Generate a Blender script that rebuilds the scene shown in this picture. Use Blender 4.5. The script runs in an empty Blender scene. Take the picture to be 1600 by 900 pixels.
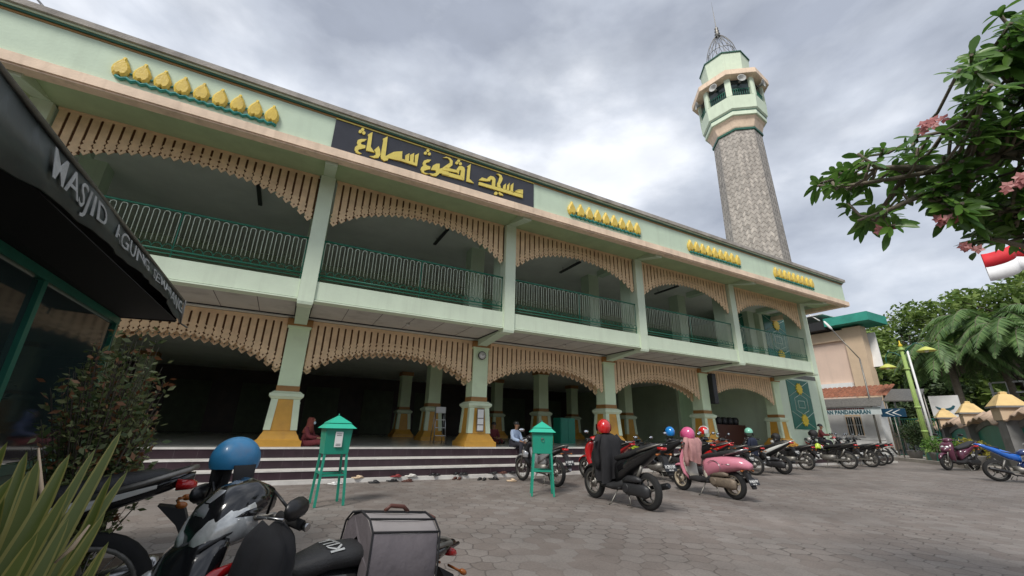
import bpy, bmesh, math, random
import numpy as np
from mathutils import Vector, Matrix
R = math.radians
random.seed(7)
scn = bpy.context.scene
COL = scn.collection
# ------------------------------------------------------------------ camera
F = 642.95; PITCH, ROLL, YAW, EYE = R(18.773), R(1.33), R(62.18), 1.2
_h = np.array([math.cos(YAW), math.sin(YAW), 0]); _r = np.array([math.sin(YAW), -math.cos(YAW), 0]); _u = np.array([0, 0, 1.])
FW = _h*math.cos(PITCH)+_u*math.sin(PITCH); U1 = _u*math.cos(PITCH)-_h*math.sin(PITCH)
RT = _r*math.cos(ROLL)+U1*math.sin(ROLL); UP = U1*math.cos(ROLL)-_r*math.sin(ROLL)
cam = bpy.data.objects.new('camera', bpy.data.cameras.new('camera'))
COL.objects.link(cam); scn.camera = cam
cam.data.sensor_width = 36; cam.data.lens = F/1600*36; cam.data.clip_start = .05; cam.data.clip_end = 2000
M = Matrix(((RT[0], UP[0], -FW[0], 0), (RT[1], UP[1], -FW[1], 0), (RT[2], UP[2], -FW[2], EYE), (0, 0, 0, 1)))
cam.matrix_world = M
def P(x, y, d):
    """a point of the place: the bearing of a photograph pixel, d metres away"""
    v = FW+(x-800)/F*RT-(y-450)/F*UP; v = v/np.linalg.norm(v)*d
    return Vector((v[0], v[1], v[2]+EYE))
def PL(x, y, ax, val):
    """where the bearing of a pixel meets the plane ax = val"""
    v = FW+(x-800)/F*RT-(y-450)/F*UP; i = 'xyz'.index(ax); t = (val-(0, 0, EYE)[i])/v[i]
    return Vector((v[0]*t, v[1]*t, v[2]*t+EYE))
# ------------------------------------------------------------------ world, sun, exposure
SUN_EL, SUN_AZ = R(48), R(215)     # direction the light comes from, azimuth from +X anticlockwise
w = bpy.data.worlds.new('World'); scn.world = w; w.use_nodes = True
nt = w.node_tree; nt.nodes.clear()
def N(t, **k):
    n = nt.nodes.new(t)
    for a, b in k.items(): setattr(n, a, b)
    return n
out = N('ShaderNodeOutputWorld'); bg = N('ShaderNodeBackground'); bg.inputs[1].default_value = .1
sky = N('ShaderNodeTexSky', sky_type='NISHITA', sun_disc=False, sun_elevation=SUN_EL, sun_rotation=R(90)-SUN_AZ)
tc = N('ShaderNodeTexCoord'); mp = N('ShaderNodeMapping'); mp.inputs['Scale'].default_value = (1.0, 1.0, 2.1)
mp.inputs['Location'].default_value = (.35, 1.2, 0); mp.inputs['Rotation'].default_value = (0, 0, .5)
n1 = N('ShaderNodeTexNoise'); n1.inputs['Scale'].default_value = 2.1; n1.inputs['Detail'].default_value = 8; n1.inputs['Roughness'].default_value = .52; n1.inputs['Distortion'].default_value = .12
r1 = N('ShaderNodeValToRGB'); e = r1.color_ramp.elements
e[0].position = .36; e[0].color = (2.9, 3.15, 3.7, 1); e[1].position = .64; e[1].color = (7.4, 7.6, 8.0, 1)
m = e.new(.5); m.color = (4.5, 4.8, 5.35, 1)
n2 = N('ShaderNodeTexNoise'); n2.inputs['Scale'].default_value = 5.5; n2.inputs['Detail'].default_value = 8
r2 = N('ShaderNodeMapRange'); r2.inputs[1].default_value = .3; r2.inputs[2].default_value = .7; r2.inputs[3].default_value = .88; r2.inputs[4].default_value = 1.1
mul = N('ShaderNodeMix', data_type='RGBA', blend_type='MULTIPLY'); mul.inputs[0].default_value = 1
mx = N('ShaderNodeMix', data_type='RGBA'); mx.inputs[0].default_value = .88
L = nt.links.new
L(tc.outputs['Generated'], mp.inputs[0]); L(mp.outputs[0], n1.inputs[0]); L(mp.outputs[0], n2.inputs[0])
L(n1.outputs[0], r1.inputs[0]); L(n2.outputs[0], r2.inputs[0]); L(r1.outputs[0], mul.inputs[6]); L(r2.outputs[0], mul.inputs[7])
L(sky.outputs[0], mx.inputs[6]); L(mul.outputs[2], mx.inputs[7]); L(mx.outputs[2], bg.inputs[0]); L(bg.outputs[0], out.inputs[0])
sl = bpy.data.lights.new('sun', 'SUN'); sl.energy = 2.0; sl.angle = R(16); sl.color = (1, .96, .9)
so = bpy.data.objects.new('sun', sl); COL.objects.link(so)
sd = Vector((math.cos(SUN_EL)*math.cos(SUN_AZ), math.cos(SUN_EL)*math.sin(SUN_AZ), math.sin(SUN_EL)))
so.rotation_euler = (-sd).to_track_quat('-Z', 'Y').to_euler(); so.location = (-20, -20, 40)
scn.view_settings.view_transform = 'Standard'; scn.view_settings.look = 'None'; scn.view_settings.exposure = 0.62
scn.view_settings.gamma = 1; scn.view_settings.use_curve_mapping = False
scn.cycles.max_bounces = 10; scn.cycles.diffuse_bounces = 8; scn.cycles.caustics_reflective = False; scn.cycles.caustics_refractive = False
# ------------------------------------------------------------------ materials
def mat(name, col, rough=.6, var=.12, scale=3., metal=0., bump=0., bscale=40., streak=None, sk=.25, trans=0, alpha=1, coat=0, dirt=None, ds=2.2):
    """plain surface with soft uneven colour, optional vertical streaks and blotches of dirt"""
    m = bpy.data.materials.new(name); m.use_nodes = True; t = m.node_tree; b = t.nodes['Principled BSDF']
    b.inputs['Roughness'].default_value = rough; b.inputs['Metallic'].default_value = metal
    if trans: b.inputs['Transmission Weight'].default_value = trans
    if coat: b.inputs['Coat Weight'].default_value = coat; b.inputs['Coat Roughness'].default_value = .12
    if alpha < 1: b.inputs['Alpha'].default_value = alpha
    tc = t.nodes.new('ShaderNodeTexCoord'); l = t.links.new
    n = t.nodes.new('ShaderNodeTexNoise'); n.inputs['Scale'].default_value = scale; n.inputs['Detail'].default_value = 6; n.inputs['Roughness'].default_value = .65
    l(tc.outputs['Object'], n.inputs[0])
    r = t.nodes.new('ShaderNodeMapRange'); r.inputs[1].default_value = .3; r.inputs[2].default_value = .7
    r.inputs[3].default_value = 1-var; r.inputs[4].default_value = 1+var; l(n.outputs[0], r.inputs[0])
    x = t.nodes.new('ShaderNodeMix'); x.data_type = 'RGBA'; x.blend_type = 'MULTIPLY'; x.inputs[0].default_value = 1
    x.inputs[6].default_value = (*col, 1); l(r.outputs[0], x.inputs[7]); c = x.outputs[2]
    for (cc, amt, sc, lo, hi) in ([(streak, sk, (7, 7, .35), .52, .78)] if streak else [])+([(dirt, .6, (ds, ds, ds), .55, .75)] if dirt else []):
        mp = t.nodes.new('ShaderNodeMapping'); mp.inputs['Scale'].default_value = sc; l(tc.outputs['Object'], mp.inputs[0])
        s = t.nodes.new('ShaderNodeTexNoise'); s.inputs['Scale'].default_value = 1; s.inputs['Detail'].default_value = 5; l(mp.outputs[0], s.inputs[0])
        q = t.nodes.new('ShaderNodeMapRange'); q.inputs[1].default_value = lo; q.inputs[2].default_value = hi; q.inputs[4].default_value = amt; l(s.outputs[0], q.inputs[0])
        y = t.nodes.new('ShaderNodeMix'); y.data_type = 'RGBA'; l(q.outputs[0], y.inputs[0]); l(c, y.inputs[6]); y.inputs[7].default_value = (*cc, 1); c = y.outputs[2]
    l(c, b.inputs['Base Color'])
    if bump:
        n2 = t.nodes.new('ShaderNodeTexNoise'); n2.inputs['Scale'].default_value = bscale; n2.inputs['Detail'].default_value = 4; l(tc.outputs['Object'], n2.inputs[0])
        bp = t.nodes.new('ShaderNodeBump'); bp.inputs['Strength'].default_value = bump; bp.inputs['Distance'].default_value = .02; l(n2.outputs[0], bp.inputs['Height']); l(bp.outputs[0], b.inputs['Normal'])
    return m
K = {}
def km(n, *a, **k): K[n] = mat(n, *a, **k)
km('mint', (.56, .68, .52), .7, .06, 1.2, streak=(.33, .39, .29), sk=.20, bump=.15, bscale=25)
km('mint_light', (.68, .78, .60), .7, .06, 1.5, streak=(.38, .42, .32), sk=.22, bump=.15)
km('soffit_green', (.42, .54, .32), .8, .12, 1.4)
km('peach', (.84, .65, .48), .75, .15, 2.0, streak=(.38, .26, .17), sk=.4, bump=.2)
km('ochre', (.62, .33, .05), .45, .1, 3, dirt=(.42, .22, .05))
km('ochre_dark', (.36, .18, .05), .5, .15, 4)
km('cream_green', (.66, .76, .55), .6, .05, 3, dirt=(.45, .50, .36))
km('wood', (.82, .60, .37), .75, .14, 5, dirt=(.60, .39, .24))
km('rail_green', (.015, .16, .10), .4, .1, 6)
km('rail_pale', (.62, .70, .58), .5, .1, 6)
km('cap_grey', (.36, .33, .29), .85, .3, 2.5, dirt=(.14, .13, .12), bump=.4)
km('dark_green', (.02, .11, .075), .4, .15, 3)
km('slate', (.036, .037, .045), .25, .2, 1.5)
km('gold', (.74, .60, .13), .45, .1, 8, dirt=(.55, .40, .09))
km('gold_leaf', (.70, .50, .08), .4, .12, 9, dirt=(.42, .30, .10), bump=.3)
km('teal', (.015, .22, .19), .5, .1, 5)
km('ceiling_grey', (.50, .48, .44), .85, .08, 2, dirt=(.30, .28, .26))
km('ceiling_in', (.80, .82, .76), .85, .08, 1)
km('column_green', (.70, .84, .57), .65, .05, 1.5, dirt=(.58, .68, .46), bump=.1)
km('slit_shade', (.10, .042, .012), .8, .2, 8)
km('line_black', (.015, .015, .015), .7)
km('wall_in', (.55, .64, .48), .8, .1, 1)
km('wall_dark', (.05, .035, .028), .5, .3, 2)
km('floor_tile', (.55, .56, .52), .16, .06, 2)
km('riser', (.035, .020, .026), .28, .3, 3)
km('nosing', (.62, .60, .56), .5, .15, 4, dirt=(.40, .37, .34))
km('glass_dark', (.02, .035, .035), .05, .1, 1)
km('glass_green', (.02, .15, .11), .35, .2, 1)
km('yellow', (.72, .52, .04), .5)
km('black', (.012, .012, .013), .35)
km('black_gloss', (.010, .010, .011), .12, coat=.6)
km('black_matte', (.016, .016, .017), .7)
km('rubber', (.012, .012, .012), .85, .25, 20)
km('metal', (.42, .42, .42), .3, .1, 10, metal=1)
km('metal_dull', (.22, .21, .19), .5, .25, 14, metal=.8)
km('grey_plastic', (.020, .020, .022), .5)
km('white_paint', (.74, .74, .72), .5, .06, 3)
km('white_gloss', (.78, .78, .76), .18, .04, coat=.5)
km('paper', (.75, .75, .72), .6, .05)
km('box_green', (.012, .26, .17), .38, .08, 5, dirt=(.02, .18, .12))
km('box_roof', (.03, .42, .28), .4, .06, 5)
km('skin', (.30, .16, .095), .55, .08, 20)
km('bark', (.16, .135, .10), .9, .3, 8, bump=.5)
km('bark_dark', (.07, .055, .04), .9, .3, 6, bump=.5)
km('mirror_glass', (.8, .82, .85), .04, .01, metal=1)
km('red_glass', (.45, .01, .012), .12, .05, coat=.5)
km('lens', (.66, .67, .65), .14, .3, 18, metal=.25, coat=1)
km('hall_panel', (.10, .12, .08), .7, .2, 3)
km('amber', (.30, .09, .015), .25)
def leafmat(name, col, col2, rough=.45, t=.25):
    m = bpy.data.materials.new(name); m.use_nodes = True; nt = m.node_tree; b = nt.nodes['Principled BSDF']
    g = nt.nodes.new('ShaderNodeNewGeometry'); x = nt.nodes.new('ShaderNodeMix'); x.data_type = 'RGBA'
    x.inputs[6].default_value = (*col, 1); x.inputs[7].default_value = (*col2, 1)
    nt.links.new(g.outputs['Random Per Island'], x.inputs[0]); nt.links.new(x.outputs[2], b.inputs['Base Color']); b.inputs['Roughness'].default_value = rough
    tr = nt.nodes.new('ShaderNodeBsdfTranslucent'); nt.links.new(x.outputs[2], tr.inputs[0]); ms = nt.nodes.new('ShaderNodeMixShader'); ms.inputs[0].default_value = t
    nt.links.new(b.outputs[0], ms.inputs[1]); nt.links.new(tr.outputs[0], ms.inputs[2]); nt.links.new(ms.outputs[0], nt.nodes['Material Output'].inputs[0])
    K[name] = m
leafmat('leaf_frangipani', (.05, .13, .022), (.15, .28, .05), .35, .45)
leafmat('leaf_dark', (.022, .045, .016), (.07, .11, .035), .6, .15)
leafmat('leaf_mid', (.07, .14, .02), (.22, .30, .07), .6, .3)
leafmat('leaf_palm', (.07, .15, .04), (.19, .30, .10), .5, .3)
leafmat('leaf_shrub', (.06, .11, .035), (.24, .26, .10), .5, .25)
leafmat('leaf_red', (.20, .07, .03), (.32, .16, .07), .5, .25)
leafmat('leaf_hedge', (.06, .15, .02), (.16, .30, .05), .6, .25)
leafmat('leaf_yellow', (.25, .24, .03), (.42, .36, .05), .6, .25)
leafmat('leaf_strap', (.055, .095, .018), (.16, .19, .035), .45, .2)
leafmat('leaf_edge', (.20, .21, .05), (.34, .30, .08), .5, .2)
leafmat('petal', (.42, .12, .12), (.58, .26, .24), .5, .3)
# ------------------------------------------------------------------ object helpers
def tag(o, label=None, cat=None, group=None, kind=None):
    for k, v in (('label', label), ('category', cat), ('group', group), ('kind', kind)):
        if v: o[k] = v
    return o
def thing(name, loc, label, cat, group=None, rz=0., s=1., tilt=0.):
    o = bpy.data.objects.new(name, None); COL.objects.link(o); o.location = loc
    o.rotation_euler = (tilt, 0, rz); o.scale = (s, s, s); o.empty_display_size = .1
    return tag(o, label, cat, group)
class MB:
    """collects shapes; build() links them as ONE mesh object"""
    def __init__(s, o=(0, 0, 0)): s.v = []; s.f = []; s.mi = []; s.sm = []; s.o = Vector(o); s.m = 0; s.smooth = False
    def add(s, vs, fs, smooth=None):
        b = len(s.v); s.v += [Vector(v)-s.o for v in vs]
        for f in fs: s.f.append([b+i for i in f]); s.mi.append(s.m); s.sm.append(s.smooth if smooth is None else smooth)
        return s
    def box(s, a, b, rot=0, c=None):
        x0, y0, z0 = a; x1, y1, z1 = b
        vs = [Vector(p) for p in ((x0, y0, z0), (x1, y0, z0), (x1, y1, z0), (x0, y1, z0), (x0, y0, z1), (x1, y0, z1), (x1, y1, z1), (x0, y1, z1))]
        if rot:
            c = Vector(c if c else ((x0+x1)/2, (y0+y1)/2, 0)); rm = Matrix.Rotation(rot, 3, 'Z'); vs = [rm@(v-c)+c for v in vs]
        return s.add(vs, [(0, 3, 2, 1), (4, 5, 6, 7), (0, 1, 5, 4), (1, 2, 6, 5), (2, 3, 7, 6), (3, 0, 4, 7)], False)
    def frustum(s, cx, cy, z0, hx0, hy0, z1, hx1, hy1):
        v = []
        for z, hx, hy in ((z0, hx0, hy0), (z1, hx1, hy1)): v += [(cx-hx, cy-hy, z), (cx+hx, cy-hy, z), (cx+hx, cy+hy, z), (cx-hx, cy+hy, z)]
        return s.add(v, [(0, 3, 2, 1), (4, 5, 6, 7), (0, 1, 5, 4), (1, 2, 6, 5), (2, 3, 7, 6), (3, 0, 4, 7)], False)
    def prism(s, pts, d):
        """flat outline pts (3-D) pushed by the vector d"""
        n = len(pts); d = Vector(d); a = [Vector(p) for p in pts]
        return s.add(a+[p+d for p in a], [list(range(n))[::-1], list(range(n, 2*n))]+[(i, (i+1) % n, n+(i+1) % n, n+i) for i in range(n)], False)
    def tube(s, pts, r, n=6, cap=True, smooth=True):
        pts = [Vector(p) for p in pts]; k = len(pts); rs = r if hasattr(r, '__len__') else [r]*k
        vs = []; up = None
        for i, p in enumerate(pts):
            t = (pts[min(i+1, k-1)]-pts[max(i-1, 0)])
            t = t.normalized() if t.length > 1e-9 else Vector((0, 0, 1))
            if up is None: up = t.orthogonal().normalized()
            else:
                up = up-t*up.dot(t); up = up.normalized() if up.length > 1e-6 else t.orthogonal().normalized()
            q = t.cross(up)
            for j in range(n):
                a = 2*math.pi*(j+.5)/n; vs.append(p+(up*math.cos(a)+q*math.sin(a))*rs[i])
        fs = [(i*n+j, i*n+(j+1) % n, (i+1)*n+(j+1) % n, (i+1)*n+j) for i in range(k-1) for j in range(n)]
        s.add(vs, fs, smooth)
        if cap: b = len(s.v)-len(vs); [(s.f.append(c), s.mi.append(s.m), s.sm.append(False)) for c in ([b+j for j in range(n)][::-1], [b+(k-1)*n+j for j in range(n)])]
        return s
    def lathe(s, prof, c=(0, 0, 0), n=16, ax=2, smooth=True, ang=0., cap=True):
        """prof = [(radius, height)] about the axis ax through c"""
        vs = []
        for r, h in prof:
            for j in range(n):
                a = 2*math.pi*j/n+ang; p = [r*math.cos(a), r*math.sin(a), h]
                p = p if ax == 2 else ([p[0], p[2], p[1]] if ax == 1 else [p[2], p[0], p[1]]); vs.append(Vector(c)+Vector(p))
        k = len(prof); fs = [(i*n+j, i*n+(j+1) % n, (i+1)*n+(j+1) % n, (i+1)*n+j) for i in range(k-1) for j in range(n)]
        if cap: fs += [tuple(range(n))[::-1], tuple(range((k-1)*n, k*n))]
        return s.add(vs, fs, smooth)
    def loft(s, secs, n=12, p=2.4, ax=0, smooth=True):
        """superellipse rings: each (position along ax, offset, height, half width, half height[, lean])"""
        vs = []
        for q in secs:
            a, o, h, hw, hh = q[:5]; ln = q[5] if len(q) > 5 else 0
            for j in range(n):
                t = 2*math.pi*j/n; c, d = math.cos(t), math.sin(t)
                u = math.copysign(abs(c)**(2/p), c)*hw; v = math.copysign(abs(d)**(2/p), d)*hh
                vs.append(Vector((a+ln*v/max(hh, 1e-6), o+u, h+v)) if ax == 0 else Vector((h+v, o+u, a+ln*v/max(hh, 1e-6))))
        k = len(secs); fs = [(i*n+j, i*n+(j+1) % n, (i+1)*n+(j+1) % n, (i+1)*n+j) for i in range(k-1) for j in range(n)]
        fs += [tuple(range(n))[::-1], tuple(range((k-1)*n, k*n))]
        return s.add(vs, fs, smooth)
    def ball(s, c, r, n=12, sq=(1, 1, 1), lo=-1., hi=1.):
        k = max(6, n//2+2); vs = []
        for i in range(k+1):
            z = lo+(hi-lo)*i/k; z = math.sin((math.asin(lo)+(math.asin(hi)-math.asin(lo))*i/k)); q = math.sqrt(max(0, 1-z*z))
            for j in range(n):
                a = 2*math.pi*j/n; vs.append(Vector(c)+Vector((q*math.cos(a)*sq[0], q*math.sin(a)*sq[1], z*sq[2]))*r)
        fs = [(i*n+j, i*n+(j+1) % n, (i+1)*n+(j+1) % n, (i+1)*n+j) for i in range(k) for j in range(n)]
        return s.add(vs, fs, True)
    def build(s, name, mats, parent=None, label=None, bevel=0):
        me = bpy.data.meshes.new(name); me.from_pydata([tuple(v) for v in s.v], [], s.f); me.validate(clean_customdata=False)
        for x in (mats if isinstance(mats, (list, tuple)) else [mats]): me.materials.append(K[x] if isinstance(x, str) else x)
        if len(me.polygons) == len(s.f):
            me.polygons.foreach_set('material_index', s.mi); me.polygons.foreach_set('use_smooth', s.sm)
        bm = bmesh.new(); bm.from_mesh(me); bmesh.ops.remove_doubles(bm, verts=bm.verts, dist=1e-5)
        if len(s.f) < 60000: bmesh.ops.recalc_face_normals(bm, faces=bm.faces)
        bm.to_mesh(me); bm.free()
        o = bpy.data.objects.new(name, me); COL.objects.link(o)
        if parent: o.parent = parent
        else: o.location = s.o
        if bevel:
            b = o.modifiers.new('bevel', 'BEVEL'); b.width = bevel; b.segments = 2; b.limit_method = 'ANGLE'
        if label: o['label'] = label
        return o
def copy_tree(o, parent=None):
    c = o.copy(); COL.objects.link(c); c.parent = parent
    for ch in o.children: copy_tree(ch, c)
    return c
def text_mesh(s, size=1., depth=.01, bold=0.):
    cu = bpy.data.curves.new('t', 'FONT'); cu.body = s; cu.size = size; cu.extrude = depth/2; cu.offset = bold; cu.resolution_u = 3
    o = bpy.data.objects.new('t', cu); COL.objects.link(o); bpy.context.view_layer.update()
    me = bpy.data.meshes.new_from_object(o.evaluated_get(bpy.context.evaluated_depsgraph_get()))
    vs = [v.co.copy() for v in me.vertices]; fs = [tuple(p.vertices) for p in me.polygons]
    bpy.data.objects.remove(o); bpy.data.meshes.remove(me); bpy.data.curves.remove(cu); return vs, fs
def put_text(mb, s, org, right, up, width, height, depth=.008, bold=.0):
    """lettering in the box at org spanned by right*width and up*height"""
    vs, fs = text_mesh(s, 1, 1, bold)
    x0 = min(v.x for v in vs); x1 = max(v.x for v in vs); y0 = min(v.y for v in vs); y1 = max(v.y for v in vs)
    right = Vector(right).normalized(); up = Vector(up).normalized(); nn = right.cross(up)
    mb.add([Vector(org)+right*((v.x-x0)/(x1-x0)*width)+up*((v.y-y0)/(y1-y0)*height)+nn*(v.z*depth) for v in vs], fs, False)
# ================================================================== ground
def pavers():
    m = bpy.data.materials.new('pavers'); m.use_nodes = True; t = m.node_tree; b = t.nodes['Principled BSDF']; l = t.links.new
    g = t.nodes.new('ShaderNodeNewGeometry')
    def vm(op, a, bb=None):
        n = t.nodes.new('ShaderNodeVectorMath'); n.operation = op
        for i, x in enumerate((a, bb)):
            if x is None: continue
            if isinstance(x, tuple): n.inputs[i].default_value = x
            else: l(x, n.inputs[i])
        return n
    def ma(op, a, bb=None, cc=None):
        n = t.nodes.new('ShaderNodeMath'); n.operation = op
        for i, x in enumerate((a, bb, cc)):
            if x is None: continue
            if isinstance(x, (int, float)): n.inputs[i].default_value = x
            else: l(x, n.inputs[i])
        return n.outputs[0]
    def noise(vec, sc, det=4):
        n = t.nodes.new('ShaderNodeTexNoise'); n.inputs['Scale'].default_value = sc; n.inputs['Detail'].default_value = det; l(vec, n.inputs[0]); return n
    def rng(v, a, bb, c, d):
        n = t.nodes.new('ShaderNodeMapRange'); l(v, n.inputs[0])
        for i, x in enumerate((a, bb, c, d)): n.inputs[i+1].default_value = x
        return n.outputs[0]
    mp = t.nodes.new('ShaderNodeMapping'); l(g.outputs['Position'], mp.inputs[0]); mp.inputs['Scale'].default_value = (4.4, 3.8, 0); mp.inputs['Rotation'].default_value = (0, 0, .35); mp.inputs['Location'].default_value = (500, 500, 0)
    wob = noise(mp.outputs[0], 1.1, 2); w2 = vm('SCALE', vm('SUBTRACT', wob.outputs['Color'], (.5, .5, .5)).outputs[0]); w2.inputs['Scale'].default_value = .62
    p = vm('MULTIPLY', vm('ADD', mp.outputs[0], w2.outputs[0]).outputs[0], (1, 1, 0)).outputs[0]
    rr = (1, 1.7320508, 1); hh = (.5, .8660254, .5)
    a = vm('MULTIPLY', vm('SUBTRACT', vm('MODULO', p, rr).outputs[0], hh).outputs[0], (1, 1, 0)).outputs[0]
    c = vm('MULTIPLY', vm('SUBTRACT', vm('MODULO', vm('SUBTRACT', p, (.5, .8660254, 0)).outputs[0], rr).outputs[0], hh).outputs[0], (1, 1, 0)).outputs[0]
    da = vm('DOT_PRODUCT', a, a).outputs['Value']; dc = vm('DOT_PRODUCT', c, c).outputs['Value']
    sel = ma('LESS_THAN', da, dc); mx = t.nodes.new('ShaderNodeMix'); mx.data_type = 'VECTOR'; l(sel, mx.inputs[0]); l(c, mx.inputs[4]); l(a, mx.inputs[5])
    gv = vm('ABSOLUTE', mx.outputs[1]).outputs[0]
    sx = t.nodes.new('ShaderNodeSeparateXYZ'); l(gv, sx.inputs[0])
    edge = ma('SUBTRACT', .5, ma('MAXIMUM', vm('DOT_PRODUCT', gv, (.5, .8660254, 0)).outputs['Value'], sx.outputs[0]))
    idv = vm('SUBTRACT', p, mx.outputs[1]).outputs[0]
    wn = t.nodes.new('ShaderNodeTexWhiteNoise'); wn.noise_dimensions = '3D'; l(vm('SNAP', vm('ADD', idv, (.01, .01, 0)).outputs[0], (.25, .43301, 1)).outputs[0], wn.inputs[0])
    big = noise(g.outputs['Position'], .35, 5); mid = noise(g.outputs['Position'], 2.2, 6); fine = noise(g.outputs['Position'], 55, 4)
    # joints are open in places, filled with dust in others
    jn = rng(noise(g.outputs['Position'], .9, 3).outputs[0], .38, .62, .0, 1.0)
    joint = ma('MULTIPLY', rng(edge, .012, .045, 1, 0), ma('ADD', .12, ma('MULTIPLY', jn, .62)))
    val = ma('MULTIPLY', ma('MULTIPLY', rng(wn.outputs[0], 0, 1, .86, 1.12), rng(big.outputs[0], .3, .7, .74, 1.18)), ma('MULTIPLY', rng(mid.outputs[0], .3, .7, .88, 1.12), rng(fine.outputs[0], .3, .7, .86, 1.14)))
    hue = t.nodes.new('ShaderNodeMix'); hue.data_type = 'RGBA'; hue.inputs[6].default_value = (.198, .166, .146, 1); hue.inputs[7].default_value = (.190, .170, .154, 1); l(wn.outputs[0], hue.inputs[0])
    x = t.nodes.new('ShaderNodeMix'); x.data_type = 'RGBA'; x.blend_type = 'MULTIPLY'; x.inputs[0].default_value = 1; l(hue.outputs[2], x.inputs[6]); l(val, x.inputs[7])
    y = t.nodes.new('ShaderNodeMix'); y.data_type = 'RGBA'; l(joint, y.inputs[0]); l(x.outputs[2], y.inputs[6]); y.inputs[7].default_value = (.045, .038, .032, 1)
    l(y.outputs[2], b.inputs['Base Color']); b.inputs['Roughness'].default_value = .8
    ht = ma('ADD', ma('MULTIPLY', joint, -1.), ma('ADD', ma('MULTIPLY', fine.outputs[0], .25), ma('MULTIPLY', wn.outputs[0], .35)))
    bp = t.nodes.new('ShaderNodeBump'); bp.inputs['Strength'].default_value = .55; bp.inputs['Distance'].default_value = .012; l(ht, bp.inputs['Height']); l(bp.outputs[0], b.inputs['Normal'])
    K['pavers'] = m
pavers()
km('asphalt', (.06, .06, .062), .9, .2, 2, bump=.3)
km('soil', (.07, .05, .035), .95, .3, 5, bump=.5)
km('kerb', (.36, .33, .29), .8, .15, 4, dirt=(.22, .17, .13))
g = MB(); g.add([(-400, -400, -.01), (700, -400, -.01), (700, 700, -.01), (-400, 700, -.01)], [(0, 1, 2, 3)]); tag(g.build('ground', 'asphalt'), kind='structure')
KB = [(23.6, -30), (23.9, 3.6), (24.6, 6.2), (25.6, 7.4), (28.0, 9.4), (29.8, 11.3), (31.2, 13.2), (33, 18)]       # line of the kerb
g = MB(); pts = [(-30, -30)]+KB+[(-30, 18)]
g.add([(x, y, -.004) for x, y in pts], [list(range(len(pts)))]); tag(g.build('paved_yard', 'pavers'), kind='structure')
g = MB()
def strip(mb, line, off0, off1, z0, z1):
    """a low wall following a line, between two offsets to its right"""
    n = len(line); A = []; B = []
    for i in range(n):
        a = Vector((*line[max(i-1, 0)], 0)); b = Vector((*line[min(i+1, n-1)], 0)); d = (b-a).normalized(); nn = Vector((d.y, -d.x, 0)); p = Vector((*line[i], 0)); A.append(p+nn*off0); B.append(p+nn*off1)
    vs = [];
    for i in range(n): vs += [(A[i].x, A[i].y, z0), (A[i].x, A[i].y, z1), (B[i].x, B[i].y, z1), (B[i].x, B[i].y, z0)]
    fs = [(0, 1, 2, 3), tuple(4*(n-1)+k for k in (3, 2, 1, 0))]
    for i in range(n-1):
        for k in range(4): fs.append((4*i+k, 4*i+(k+1) % 4, 4*(i+1)+(k+1) % 4, 4*(i+1)+k))
    mb.add(vs, fs)
strip(g, KB, 0, .16, -.05, .15); tag(g.build('kerb', 'kerb'), kind='structure')
g = MB(); strip(g, KB, .163, 3.4, -.05, .12); tag(g.build('pavement', 'kerb'), kind='structure')
# ================================================================== the mosque
S = 5.125; X1 = .043
CX = [X1+S*i for i in range(-2, 5)]            # column lines, the last at the right end
B = thing('mosque_building', (5, 12, 0), 'two storey pale green mosque with scalloped wooden valances and a raised tiled terrace', 'building')
o = B.location
def mb(): return MB(o)
XL, XR = -9.0, 20.9
# floor, steps
s = mb(); s.m = 0
s.box((XL, 11.25, -.05), (27.2, 34, .66)); s.m = 1
s.box((XL, 11.25, .662), (27.2, 26.0, .672))
s.build('terrace', ['riser', 'floor_tile'], B)
s = mb()
for (y0, y1, z) in ((10.86, 11.247, .45), (10.44, 10.857, .26)):
    s.m = 0; s.box((XL, y0, -.05), (27.1, y1, z-.032)); s.m = 1; s.box((XL, y0-.012, z-.03), (27.1, y1, z))
s.m = 1; s.box((XL, 10.30, -.05), (27.1, 10.437, .075)); s.box((XL, 11.235, .632), (27.2, 11.262, .6715))
s.m = 2
for i in range(90):
    x = XL+.4*i
    for (y, z0, z1) in ((10.8585, .30, .415), (10.4385, .08, .225), (11.2485, .47, .63)): s.box((x, y-.0015, z0), (x+.006, y+.002, z1))
km('grout', (.10, .08, .085), .8)
s.build('steps', ['riser', 'nosing', 'grout'], B)
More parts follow.
